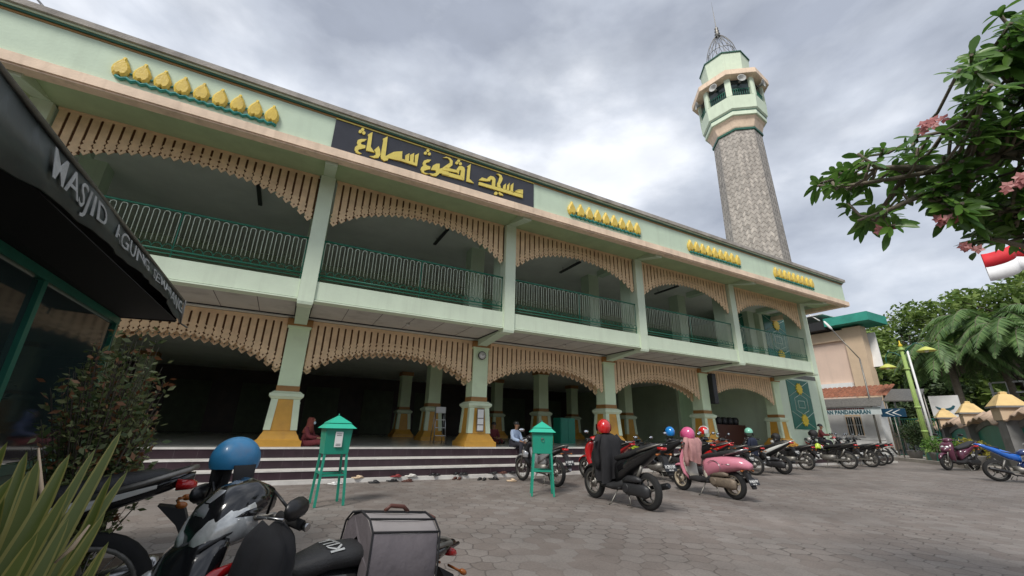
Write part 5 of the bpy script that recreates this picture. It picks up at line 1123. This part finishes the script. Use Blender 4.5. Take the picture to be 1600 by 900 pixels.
# --- near group, lower left
n1_ = bike('scooter', .15, 2.20, 200, 'nearest black scooter with twin headlight, red stripe, lettered seat and big saddle bag', body='black_gloss', accent='paint_red', s_=.88, text='H 5281 JP', tall=True, steer=14)
plate(n1_, (.62, .10, .60), (-.25, 0, 1), 'H 5281 JP', back=(.75, .65, .25))
helmet((-.15, 2.42, 1.035), 'scuffed blue half helmet with black ear flaps hung on the nearest scooter', 'helmet_blue', 215, .098, full=False)
drape((.02, 1.93, .84), 'black jacket hanging from the left grip of the nearest scooter', 'cloth_black', .12, .09, .60, 200, 1, sleeves=False)
n2_ = bike('cub', -1.42, 3.25, 184, 'black and silver motorcycle seen by its raised tail behind the spiky plant', body='black_gloss', panel='paint_white', text='K 3557 ZN', s_=1.08, mirrors=False)
n3_ = n1_
s = MB(); sv = on
# lettering on the seat of the third near scooter, and its saddle bag
s = MB()
put_text(s, 'KITTY', (-.13, .11, .778), (0, -1, 0), (-1, 0, .1), .22, .07, .008, .02)
s.v = [Vector((v.x, v.y, .73+.056*(max(0, 1-abs(v.y/.128)**2.6))**(1/2.6)+.003+(v.z-.778)*0+.10*max(0, -v.x-.15)*.9)) for v in s.v]
s.build('seat_lettering', 'print_white', n3_)
km('bag_grey', (.125, .110, .118), .7, .14, 5, dirt=(.09, .075, .085), ds=5, bump=.3, bscale=14); km('bag_top', (.24, .22, .215), .75, .08, 5)
b = thing('saddle_bag', on(n3_, -.50, .03, .76), 'large grey delivery bag with black piping strapped over the scooter seat', 'bag'); b.rotation_euler = n3_.rotation_euler; b.scale = (.72, .60, .80); b.rotation_euler[2] += R(-8); b.rotation_euler[1] = R(-6)
s = MB(); s.m = 0
HB, WB, LB = .42, .30, .27
def bagsec(y): return None
prof = [(-WB, -.36), (-WB-.015, -.1), (-WB+.02, .07), (-WB*.6, .125), (0, .15), (WB*.6, .125), (WB-.02, .07), (WB+.015, -.1), (WB, -.36), (WB-.1, -.37), (WB-.12, -.05), (0, .02), (-WB+.12, -.05), (-WB+.1, -.37)]
vs = []; xs = [-.25, -.235, -.12, 0, .12, .215, .23]
for i, x in enumerate(xs):
    q = 1-.03*(i in (0, 6)); vs += [(x+.01*math.sin(y*9), y*q, z*(q if z > 0 else 1)-.012*math.sin(3.1*(x+.25)/.48)*(z > .05)) for y, z in prof]
n_ = len(prof)
for i in range(6):
    for j in range(n_):
        s.m = 1 if 2 <= j <= 5 else 0; s.add([vs[i*n_+j], vs[i*n_+(j+1) % n_], vs[(i+1)*n_+(j+1) % n_], vs[(i+1)*n_+j]], [(0, 1, 2, 3)], True)
s.m = 0; s.add(vs[:n_], [list(range(n_))[::-1]], False); s.add(vs[6*n_:], [list(range(n_))], False)
s.build('bag_body', ['bag_grey', 'bag_top'], b)
s = MB()
for x in (-.252, .232): s.tube([(x, y, z) for y, z in prof[:9]], .007, 5)
for y, z in (prof[2], prof[3], prof[5], prof[6]): s.tube([(-.25, y, z+.003), (.23, y, z+.003)], .006, 5)
for y in (-.03, .03): s.tube([(-.25, y, .148), (.23, y, .148)], .004, 4)
s.build('piping', 'cloth_black', b)
s = MB(); s.tube([(-.11, .0, .150), (-.07, .0, .178), (.03, .0, .182), (.07, .0, .152)], .013, 6); s.build('handle', 'redwood', b); s = MB(); s.tube([(-.252, -.08, .11), (-.30, -.05, .13), (-.31, .05, .12), (-.252, .08, .10)], .012, 6); s.build('handle', 'redwood', b)
# --- middle group
a_ = bike('scooter', 5.43, 6.06, 91, 'black scooter with red helmet and black jacket over its handlebar', body='black', panel='black_gloss', s_=1.05, text='H 2913 BY', mirrors=False)
helmet(on(a_, .30, .04, 1.20), 'red helmet with white print hung on the black scooter', 'helmet_red', 60, .14)
s = MB(); put_text(s, 'KYT', (0, 0, 0), (1, 0, 0), (0, 0, 1), .09, .035, .004, .02)
h_ = [o_ for o_ in bpy.data.objects if o_.name.startswith('helmet')][-1]
s.v = [Vector((-.03+v.x*1.0, 0, .02+v.z)) for v in s.v]; s.v = [Vector((.155*math.sin(-(v.x)*7+2.6), .132*math.cos(-(v.x)*7+2.6), v.z)) for v in s.v]
s.build('helmet_print', 'white_paint', h_)
drape(on(a_, .27, 0, 1.08), 'black jacket draped over the handlebar of the black scooter', 'cloth_black', .27, .14, .78, 91, 3)
p_ = bike('classic', 7.95, 6.26, 86, 'pink and cream retro scooter with pink helmet on its handlebar', body='black', panel='paint_pink', rim='tan_rim', s_=1.04, text='H 4610 PW', mirrors=False)
helmet(on(p_, .28, .10, 1.12), 'glossy pink helmet hung on the pink scooter', 'helmet_pink', 80, .145, visor='helmet_pink')
drape(on(p_, .24, .06, 1.06), 'dusty pink jacket draped on the pink scooter handlebar', 'cloth_pink', .20, .11, .50, 86, 4)
bike('cub', 5.5, 8.85, 97, 'silver and black motorcycle behind the second donation box', body='black', panel='paint_silver', s_=1.0, text='H 3308 VE')
bike('scooter', 7.35, 8.75, 95, 'red scooter partly hidden behind the black scooter with the jacket', body='paint_red', panel='black', s_=1.0, text='H 5172 DK')
d_ = bike('sport', 8.9, 8.6, 100, 'black motorcycle with chrome handlebar left of the pink scooter', body='black', panel='black_gloss', s_=.98, text='H 6043 LM')
for x, y, lb, hm, hl, rz, body in ((9.9, 8.5, 'dark scooter carrying the bright blue helmet', 'helmet_bright', 'bright blue helmet above the pink scooter seat', 60, 'black'), (10.75, 8.6, 'red bodied scooter carrying the plain red helmet', 'helmet_red', 'plain red helmet between the blue and the white striped helmets', 20, 'paint_red')):
    q = bike('scooter', x, y, 94, lb, body='black', panel=body, s_=1.0, text='H 19%02d KU' % int(x*3)); helmet(on(q, .30, .05, 1.20), hl, hm, rz, .14)
q = bike('cub', 11.75, 8.85, 96, 'black motorcycle with five spoke rear wheel and red helmet with white stripes', body='black', panel='black_gloss', s_=1.02, text='H 2756 CA'); hh_ = helmet(on(q, .30, .0, 1.22), 'red helmet with white stripes in front of the fourth column', 'helmet_red', -60, .125, visor='lens')
s = MB()
for k in (-1, 1): s.tube([(.146*math.cos(a)*1.0, .03*k, .139*math.sin(a)) for a in (.1, .5, .9, 1.3, 1.7, 2.1, 2.5, 2.9)], .010, 4)
s.build('white_stripe', 'white_paint', hh_)
drape((12.9, 9.5, .98), 'rust brown fringed cloth heaped on a seat left of the mint helmet', 'cloth_rust', .22, .2, .34, 30, 6, name='cloth_heap')
q = bike('cub', 12.9, 9.1, 100, 'black motorcycle under the rust brown cloth', body='black', panel='black_gloss', s_=1.0, text='H 4468 NS')
w_ = bike('scooter', 14.3, 9.05, 92, 'white sided scooter with mint green helmet and navy jacket', body='black', panel='paint_white', s_=1.06, text='H 6229 TF', mirrors=False)
helmet(on(w_, .30, .0, 1.18), 'mint green helmet on the white sided scooter', 'helmet_mint', 50, .14, full=False)
drape(on(w_, .25, .02, 1.0), 'navy jacket hung on the white sided scooter', 'cloth_navy', .2, .12, .55, 92, 7)
hc = bike('cub', 19.3, 9.55, 95, 'black motorcycle with a lime green rag, near the star panel', body='black', panel='black_gloss', s_=1.12, text='H 3815 WX', mirrors=False)
helmet(on(hc, .3, .0, 1.12), 'black helmet on the motorcycle with the lime green rag', 'black_matte', 100, .15)
drape(on(hc, .18, .12, .78), 'lime green rag stuffed beside the motorcycle seat', 'paint_lime', .10, .09, .18, 20, 8, sleeves=False, name='rag')
q = bike('cub', 16.9, 9.7, 94, 'black motorcycle between the mint helmet and the lime green rag', body='black', panel='black', s_=1.0, text='H 5530 RT', mirrors=False); helmet(on(q, .3, 0, 1.1), 'dull black helmet left of the star panel foot', 'black_matte', 120, .14)
for x, y, hd, lb in ((21.6, 9.75, 93, 'first black motorcycle of the three packed tails beyond the lime green rag'), (23.2, 10.1, 96, 'middle black motorcycle of the three packed tails'), (24.7, 10.5, 99, 'last black motorcycle of the three packed tails, nearest the kerb')):
    bike('cub', x, y, hd, lb, body='black', panel='black_gloss', s_=1.08, text='H 14%02d MG' % int(x))
rb = bike('cub', 24.6, 11.9 if False else 11.0, -60, 'red motorcycle with silver headlight by the hut, facing the yard', body='paint_red', panel='paint_red', s_=1.1, text='H 2094 YA') if False else bike('scooter', 23.3, 11.6 if False else 11.45, -70, 'red scooter with silver front by the white hut, its rider on it', body='paint_red', panel='paint_silver', s_=1.1, text='H 2094 YA')
pp_ = bike('scooter', 24.1, 7.15, 165, 'purple scooter parked alone by the kerb planter', body='paint_purple', panel='paint_purple', s_=1.15, text='H 3706 ZE')
bl = bike('sport', 19.75, 4.45, -55, 'blue sport motorcycle at the right edge of the yard', body='paint_blue', panel='paint_navy', s_=1.02, text='H 1185 HB')
# ================================================================== people
def skinned(name, J, E_, mat_, parent, sub=2):
    """one continuous body grown round a skeleton: J = {joint: (x, y, z, radius)}"""
    ks = list(J); me = bpy.data.meshes.new(name); me.from_pydata([J[k][:3] for k in ks], [(ks.index(a), ks.index(b)) for a, b in E_], [])
    o = bpy.data.objects.new(name, me); COL.objects.link(o); m1 = o.modifiers.new('s', 'SKIN'); m1.use_smooth_shade = True
    for i, k in enumerate(ks):
        r = J[k][3]; me.skin_vertices[0].data[i].radius = (r, r if len(J[k]) < 5 else J[k][4])
    me.skin_vertices[0].data[0].use_root = True; m2 = o.modifiers.new('u', 'SUBSURF'); m2.levels = sub; m2.render_levels = sub
    bpy.context.view_layer.update(); nm = bpy.data.meshes.new_from_object(o.evaluated_get(bpy.context.evaluated_depsgraph_get()))
    bpy.data.objects.remove(o); nm.materials.clear(); nm.materials.append(K[mat_]); 
    for p in nm.polygons: p.use_smooth = True
    o = bpy.data.objects.new(name, nm); COL.objects.link(o); o.parent = parent; return o
def person(loc, rz, label, pose, shirt, trousers, hair='black', s_=.88, hijab=None, mask=False):
    t = thing('person', loc, label, 'person', rz=R(rz), s=s_)
    J = {'pelvis': (0, 0, .11, .135), 'waist': (.02, 0, .27, .115), 'chest': (.05, 0, .43, .135), 'neck': (.085, 0, .565, .05), 'jaw': (.12, 0, .64, .062), 'head': (.115, 0, .72, .092), 'crown': (.105, 0, .79, .07)}
    E_ = [('pelvis', 'waist'), ('waist', 'chest'), ('chest', 'neck'), ('neck', 'jaw'), ('jaw', 'head'), ('head', 'crown')]
    for n_, sg in (('l', 1), ('r', -1)):
        if pose == 'edge': L_ = [('sh', .05, .175, .50, .06), ('el', .13, .22, .27, .042), ('wr', .36, .12, .20, .028), ('hd', .42, .09, .185, .030)]; G = [('hip', .06, .09, .10, .085), ('kn', .42, .13, .12, .06), ('an', .42, .13, -.27, .04), ('he', .40, .13, -.33, .035), ('to', .58, .14, -.345, .028)]
        elif pose == 'floor': L_ = [('sh', .05, .17, .50, .06), ('el', .16, .20, .28, .042), ('wr', .38, .10, .24, .028), ('hd', .44, .07, .23, .030)]; G = [('hip', .06, .09, .08, .085), ('kn', .46, .14, .14, .06), ('an', .80, .09, .05, .04), ('he', .85, .09, .045, .035), ('to', .90, .10, .13, .028)]
        else: L_ = [('sh', .05, .175, .50, .06), ('el', .17, .23, .33, .042), ('wr', .40, .22, .34, .028), ('hd', .46, .21, .34, .030)]; G = [('hip', .04, .10, .08, .085), ('kn', .40, .17, .02, .06), ('an', .36, .17, -.38, .04), ('he', .34, .17, -.44, .035), ('to', .50, .18, -.45, .028)]
        pv = 'chest'
        for k, x, y, z, r in L_: J[k+n_] = (x, y*sg, z, r); E_.append((pv, k+n_)); pv = k+n_
        h = J['hd'+n_]; w_ = J['wr'+n_]; d = (Vector(h[:3])-Vector(w_[:3])).normalized(); sd_ = Vector((-d.y, d.x, 0)).normalized()
        for i in range(4):
            off = (i-1.5)*.020; ln = (.075, .085, .08, .06)[i]; k0 = Vector(h[:3])+d*.03+sd_*off; k1 = k0+d*ln*.5+Vector((0, 0, -.01)); k2 = k0+d*ln*.8+Vector((0, 0, -.035))
            J[f'f{i}a{n_}'] = (*k0, .010); J[f'f{i}b{n_}'] = (*k1, .009); J[f'f{i}c{n_}'] = (*k2, .007); E_ += [('hd'+n_, f'f{i}a{n_}'), (f'f{i}a{n_}', f'f{i}b{n_}'), (f'f{i}b{n_}', f'f{i}c{n_}')]
        k0 = Vector(h[:3])-sd_*.035*sg-d*.005; k1 = k0-sd_*.02*sg+d*.03; J['ta'+n_] = (*k0, .011); J['tb'+n_] = (*k1, .009); E_ += [('hd'+n_, 'ta'+n_), ('ta'+n_, 'tb'+n_)]
        pv = 'pelvis'
        for k, x, y, z, r in G: J[k+n_] = (x, y*sg, z, r); E_.append((pv, k+n_)); pv = k+n_
    skinned('body', J, E_, 'skin', t, 2)
    pick = lambda ks, es, g: ({k: (*J[k][:3], J[k][3]+g) for k in ks}, es)
    ks = ['waist', 'pelvis', 'chest', 'shl', 'ell', 'wrl', 'shr', 'elr', 'wrr']; Js, Es = pick(ks, [('waist', 'pelvis'), ('waist', 'chest'), ('chest', 'shl'), ('shl', 'ell'), ('ell', 'wrl'), ('chest', 'shr'), ('shr', 'elr'), ('elr', 'wrr')], .022)
    Js['col'] = (.075, 0, .535, .07); Es.append(('chest', 'col')); skinned('shirt', Js, Es, shirt, t)
    Js, Es = pick(['pelvis', 'hipl', 'knl', 'anl', 'hipr', 'knr', 'anr'], [('pelvis', 'hipl'), ('hipl', 'knl'), ('knl', 'anl'), ('pelvis', 'hipr'), ('hipr', 'knr'), ('knr', 'anr')], .02); skinned('trousers', Js, Es, trousers, t)
    if hijab:
        s = MB(); s.loft([(.38, 0, .03, .20, .15), (.50, 0, .05, .17, .13), (.60, 0, .075, .11, .105), (.70, 0, .095, .108, .118), (.78, 0, .09, .10, .11), (.83, 0, .08, .06, .07)], 14, 2.2, ax=2); s.build('headscarf', hijab, t)
        s = MB(); s.ball((.175, 0, .715), .075, 12, (.62, .9, 1.15)); s.build('face', 'skin', t)
    else:
        s = MB(); s.ball((.095, 0, .745), .112, 16, (1.02, .88, .92), lo=-.15); s.v = [v+Vector((-.012 if v.z > .7 else -.02, 0, 0)) for v in s.v]; s.build('hair', hair, t)
        s = MB()
        for sg in (-1, 1): s.ball((.105, sg*.092, .70), .022, 8, (.7, .5, 1.2))
        s.loft([(.20, 0, .69, .014, .016), (.222, 0, .685, .012, .012), (.23, 0, .68, .004, .004)], 8); s.build('ears_and_nose', 'skin', t)
    s = MB()
    for sg in (-1, 1): s.ball((.197 if not hijab else .22, sg*.032, .722), .010, 8)
    s.build('eyes', 'black', t)
    s = MB()
    if mask: s.ball((.205, 0, .675), .058, 12, (.6, 1, .9)); s.build('face_mask', 'mask_blue', t)
    else: s.box((.185, -.022, .652), (.193 if not hijab else .205, .022, .658)); s.build('mouth', 'redwood', t)
    for n_ in ('l', 'r'):
        s = MB(); a = J['he'+n_]; b = J['to'+n_]; s.tube([(a[0]-.02, a[1], a[2]-.0), tuple(b[:3])], [.045, .038], 8); s.build('shoe', 'black', t)
    return t
km('shirt_blue', (.34, .43, .58), .85, .15, 12); km('trouser_dark', (.02, .02, .028), .85); km('scarf_rust', (.20, .05, .035), .9, .2, 10); km('robe_maroon', (.14, .025, .03), .9, .25, 8); km('mask_blue', (.45, .60, .66), .8); km('robe_blue', (.10, .12, .24), .9, .3, 8)
person((6.18, 11.36, .672), -68, 'man in light blue shirt sitting on the floor edge above the steps', 'edge', 'shirt_blue', 'trouser_dark', s_=.86)
person((.62, 11.75, .672), -25, 'woman in rust headscarf and face mask sitting against the first column', 'floor', 'robe_maroon', 'robe_maroon', hijab='scarf_rust', mask=True, s_=.80)
person((1.35, 11.9, .672), -170, 'person in bluish clothes sitting behind the first donation box', 'floor', 'robe_blue', 'robe_maroon', hijab='robe_blue', s_=.80)
person((6.55, 13.6, .672), -90, 'person in dark maroon sitting in shadow just behind the clock column', 'floor', 'robe_maroon', 'robe_maroon', s_=.85)
r_ = person(on(rb, -.18, 0, .80), -70, 'rider in a dark cap and maroon jacket sitting on the red scooter', 'ride', 'robe_maroon', 'trouser_dark', s_=1.0)
# ================================================================== plants near the camera
def strap(s, pts, w, n, curl=.25):
    """one long leaf: green blade (0) with yellow margins (1), folded along its middle"""
    P_ = [Vector(p) for p in pts]; k = 14; rows = []
    for i in range(k+1):
        u = i/k; j = min(len(P_)-2, int(u*(len(P_)-1))); f = u*(len(P_)-1)-j
        a = P_[max(j-1, 0)]; b = P_[j]; c = P_[j+1]; d = P_[min(j+2, len(P_)-1)]
        p = .5*((2*b)+(c-a)*f+(2*a-5*b+4*c-d)*f*f+(-a+3*b-3*c+d)*f**3); tg = ((c-b)+(c-a)*.2).normalized(); sd_ = tg.cross(n).normalized(); up = sd_.cross(tg).normalized()
        ww = w*min(1, .45+u*2.2)*(max(0, 1-u)**.55)*1.15; e = min(ww*.35, .0055)
        rows.append([p-sd_*ww+up*ww*curl, p-sd_*(ww-e)+up*(ww-e)*curl, p, p+sd_*(ww-e)+up*(ww-e)*curl, p+sd_*ww+up*ww*curl])
    for c0, c1, m_ in ((0, 1, 1), (1, 2, 0), (2, 3, 0), (3, 4, 1)):
        s.m = m_; b0 = []
        vs = [r[c0] for r in rows]+[r[c1] for r in rows]; s.add(vs, [(i, i+1, k+2+i, k+1+i) for i in range(k)], True)
rg = random.Random(12)
t = thing('spiky_plant', (-.75, 1.1, 0), 'large spiky plant with yellow edged strap leaves at the lower left', 'plant'); o = t.location
LEAVES = [((60, 960), (105, 830), (190, 672), 1.55, .030), ((40, 980), (70, 800), (60, 718), 1.35, .034), ((10, 960), (5, 800), (12, 690), 1.25, .034), ((90, 980), (130, 860), (175, 740), 1.5, .028),
 ((50, 960), (100, 900), (165, 800), 1.35, .026), ((110, 980), (140, 900), (158, 870), 1.3, .022), ((-40, 960), (-20, 820), (20, 745), 1.15, .036), ((70, 980), (60, 870), (45, 735), 1.5, .03),
 ((100, 960), (150, 830), (200, 735), 1.7, .028), ((30, 980), (90, 850), (150, 700), 1.7, .028), ((-20, 980), (40, 880), (110, 760), 1.2, .026), ((130, 990), (155, 930), (166, 850), 1.25, .020), ((0, 980), (30, 900), (60, 830), 1.1, .028),
 ((60, 990), (30, 880), (-20, 780), 1.3, .03), ((90, 990), (120, 940), (150, 905), 1.2, .02), ((20, 990), (70, 930), (120, 880), 1.15, .024), ((-60, 990), (-40, 900), (-10, 800), 1.3, .036), ((100, 990), (110, 880), (100, 790), 1.5, .026)]
for i in range(20):
    x = rg.uniform(-40, 175); y = rg.uniform(700, 860)+max(0, x-120)*.8; LEAVES.append(((x*.5+20, 985), (x*.8+10, (y+960)/2), (x, y), rg.uniform(1.2, 1.75), rg.uniform(.022, .034)))
for i, (a, b, c, d, w_) in enumerate(LEAVES):
    s = MB(o); p0 = P(*a, d*.95); p1 = P(*b, d*.97); p2 = P(*c, d); nrm = (Vector((0, 0, EYE))-p1).normalized()+Vector((rg.uniform(-.5, .5), rg.uniform(-.3, .3), rg.uniform(-.2, .5)))
    base = Vector((-.62+rg.uniform(-.15, .15), 1.15+rg.uniform(-.2, .2), .1))
    strap(s, [base, base.lerp(p2, .5)*.45+p1*.55, p2], w_*.8, nrm.normalized()); s.build('leaf', ['leaf_strap', 'leaf_edge'], t)
for i in range(26):
    s = MB(o); a = rg.uniform(0, 6.28); l_ = rg.uniform(.4, .75); base = Vector((-.72, 1.2, .05)); d = Vector((math.cos(a), math.sin(a), 0))
    tip = base+d*l_*.7+Vector((0, 0, l_*1.1)); strap(s, [base, base+d*l_*.25+Vector((0, 0, l_*.55)), tip], rg.uniform(.013, .02), Vector((-d.x*.6, -d.y*.6, .8))); s.build('leaf', ['leaf_strap', 'leaf_edge'], t)
s = MB(o)
for q in ((82, 768, 1.4, 25, 838), (60, 700, 1.4, 68, 820), (140, 820, 1.4, 85, 880)): s = MB(o); s.tube([P(q[0], q[1], q[2]), P((q[0]+q[3])/2, (q[1]+q[4])/2+6, q[2]), P(q[3], q[4], q[2])], [.002, .005, .002], 4); s.build('dry_leaf', 'tan', t)
t = thing('planting_bed', (-1.2, 2.0, 0), 'low dark planting bed beside the guard booth', 'planting bed')
s = MB(); s.box((-.25, -1.7, 0), (.75, 3.0, .10)); s.build('kerb', 'wall_grey', t); s = MB(); s.box((-.2, -1.65, .101), (.70, 2.95, .13)); s.build('earth', 'soil', t)
# shrub with small reddish leaves
def twig_shrub(loc, H, r, n, label, seed, leaf='leaf_shrub', red=.25, size=.02):
    t = thing('shrub', loc, label, 'shrub'); rg = random.Random(seed); s = MB(); g_ = MB(); rd = MB(); 
    for i in range(n):
        a = rg.uniform(0, 6.28); q = rg.random()**.5*r; top = Vector((q*math.cos(a), q*math.sin(a), H*rg.uniform(.45, 1)*(1-.25*(q/r)**2))); mid = Vector((top.x*.35, top.y*.35, top.z*.5))
        pts = [Vector((rg.uniform(-.04, .04), rg.uniform(-.04, .04), 0)), mid, top]; s.tube(pts, [.005, .003, .0015], 4)
        for k in range(40):
            u = rg.uniform(.25, 1.02); p = mid.lerp(top, (u-.5)*2) if u > .5 else pts[0].lerp(mid, u*2); d = Vector((rg.gauss(0, 1), rg.gauss(0, 1), rg.gauss(.35, .6))).normalized(); L_ = size*rg.uniform(.9, 2.1); sd_ = d.cross(Vector((rg.gauss(0, 1), rg.gauss(0, 1), rg.gauss(0, 1)))).normalized()*L_*.26
            p = p+d*.02; (rd if rg.random() < red*(1.6 if u > .8 else .6) else g_).add([p, p+d*L_*.5+sd_, p+d*L_*1.1, p+d*L_*.5-sd_], [(0, 1, 2, 3)], False)
    s.build('stems', 'bark_dark', t); g_.build('leaves', leaf, t); rd.build('red_leaves', 'leaf_red', t); return t
twig_shrub((-.92, 3.45, .1), 1.72, .29, 230, 'tall shrub with small green and reddish leaves beside the booth', 31, red=.12, size=.026)
twig_shrub((-1.12, 4.1, .1), 1.75, .28, 110, 'green shrub behind the reddish one, beside the booth', 32, red=.08, size=.024)
twig_shrub((-.42, 1.95, .05), .42, .2, 40, 'small green seedlings under the tail of the silver motorcycle', 33, red=.02, size=.03)
# frangipani overhanging from the right
t = thing('frangipani_tree', (6.2, -1.6, 0), 'frangipani branches with rosettes of long leaves and pink flowers overhanging from the right', 'tree'); o = t.location
rg = random.Random(77); s = MB(o); hub = P(1760, 260, 4.9)
s.tube([o, o+Vector((-.15, .1, 1.2)), hub+Vector((0, 0, -.5)), hub], [.13, .11, .08, .06], 8)
BR = [[(1760, 260, 4.9), (1640, 235, 4.6), (1560, 243, 4.4), (1470, 266, 4.25), (1390, 280, 4.1), (1310, 292, 4.0), (1278, 290, 3.95)],
      [(1560, 243, 4.4), (1500, 292, 4.3), (1440, 305, 4.15), (1395, 325, 4.05), (1340, 345, 4.0)], [(1470, 266, 4.25), (1420, 262, 4.3), (1370, 262, 4.2), (1340, 240, 4.15)],
      [(1640, 235, 4.6), (1570, 205, 4.6), (1500, 200, 4.5), (1430, 215, 4.4)], [(1640, 235, 4.6), (1600, 150, 4.7), (1560, 110, 4.7), (1510, 105, 4.6)], [(1600, 150, 4.7), (1605, 80, 4.8), (1585, 45, 4.8)],
      [(1760, 260, 4.9), (1640, 330, 4.6), (1570, 330, 4.4), (1510, 325, 4.3)], [(1640, 330, 4.6), (1600, 385, 4.5), (1560, 375, 4.4), (1520, 380, 4.35)], [(1760, 260, 4.9), (1700, 120, 5.0), (1680, 20, 5.1), (1640, -40, 5.1)], [(1760, 260, 4.9), (1700, 400, 4.9), (1640, 420, 4.8)]]
nodes = []
for b in BR:
    pts = [P(*q) for q in b]; k = len(pts); s.tube(pts, [max(.010, .034*(1-i/k)) for i in range(k)], 6)
    for i in range(k-1):
        for f in (0, .33, .66): nodes.append(pts[i].lerp(pts[i+1], f))
    nodes.append(pts[-1])
def inpoly(x, y, pl):
    c = False; j = len(pl)-1
    for i in range(len(pl)):
        if (pl[i][1] > y) != (pl[j][1] > y) and x < (pl[j][0]-pl[i][0])*(y-pl[i][1])/(pl[j][1]-pl[i][1])+pl[i][0]: c = not c
        j = i
    return c
POLY = [(1272, 296), (1300, 272), (1340, 240), (1400, 222), (1430, 200), (1470, 205), (1495, 190), (1505, 150), (1500, 100), (1540, 60), (1585, 30), (1700, -60), (1800, 100), (1800, 370), (1640, 362), (1600, 362), (1520, 372), (1500, 350), (1480, 310), (1420, 325), (1395, 350), (1330, 350), (1320, 320), (1380, 300)]
tips = [(1275, 288), (1300, 284), (1318, 300), (1345, 245), (1330, 262), (1380, 232), (1398, 352), (1345, 350), (1365, 338), (1385, 330), (1430, 210), (1520, 100), (1500, 108), (1590, 45), (1575, 70), (1515, 380), (1560, 372), (1530, 345), (1480, 305), (1325, 318), (1410, 300), (1440, 240), (1395, 262), (1590, 365), (1560, 20), (1598, 300)]
while len(tips) < 330:
    x, y = rg.uniform(1270, 1720), rg.uniform(-60, 430)
    if inpoly(x, y, POLY) and rg.random() < (1 if x > 1470 else .3): tips.append((x, y))
lf = MB(o); fl = MB(o); nfl = 0
for (x, y) in tips:
    p = P(x, y, rg.uniform(3.9, 4.9)+(.3 if x > 1550 else 0)); q = min(nodes, key=lambda n: (n-p).length+(0 if (n-hub).length < (p-hub).length else .6))
    m_ = q.lerp(p, .5)+Vector((0, 0, -.05)); s.tube([q, m_, p], [.011, .010, .010], 5); ax = (p-m_).normalized()+Vector((0, 0, .6)); ax.normalize(); e1 = ax.orthogonal().normalized(); e2 = ax.cross(e1)
    nl = rg.randint(8, 13)
    for i in range(nl):
        a = i*2.4+rg.uniform(-.3, .3); el = rg.uniform(-.25, .75); d = (e1*math.cos(a)+e2*math.sin(a))*math.cos(el)+ax*math.sin(el); L_ = rg.uniform(.085, .155); sd_ = d.cross(ax).normalized(); up = sd_.cross(d).normalized(); w_ = L_*.16
        b = p-ax*rg.uniform(0, .07); r_ = []
        for u, ww in ((0, .08), (.18, .5), (.45, .95), (.7, 1.0), (.9, .55), (1, .05)):
            c = b+d*L_*u-Vector((0, 0, 1))*L_*.22*u*u; r_.append((c-sd_*w_*ww+up*w_*ww*.3, c, c+sd_*w_*ww+up*w_*ww*.3))
        vs = [v for q3 in r_ for v in q3]; lf.add(vs, [(3*k+j, 3*k+j+1, 3*k+j+4, 3*k+j+3) for k in range(5) for j in range(2)], True)
FL = [(1462, 190), (1452, 196), (1585, 290), (1598, 280), (1378, 356), (1482, 345), (1515, 388)]
for (x, y) in FL:
    c0 = P(x, y, 3.95)
    for _ in range(4):
        c = c0+Vector((rg.uniform(-.04, .04), rg.uniform(-.04, .04), rg.uniform(-.02, .03)))
        for k in range(5):
            a = k*1.2566+rg.uniform(-.2, .2); d = Vector((rg.uniform(-.3, .3), math.cos(a), math.sin(a))).normalized(); sd_ = d.cross(Vector((1, .2, -.3))).normalized()
            fl.add([c, c+d*.016+sd_*.013, c+d*.034, c+d*.016-sd_*.013], [(0, 1, 2, 3)], False)
s.build('branches', 'bark', t); lf.build('crown', 'leaf_frangipani', t); fl.build('blossoms', 'petal', t)
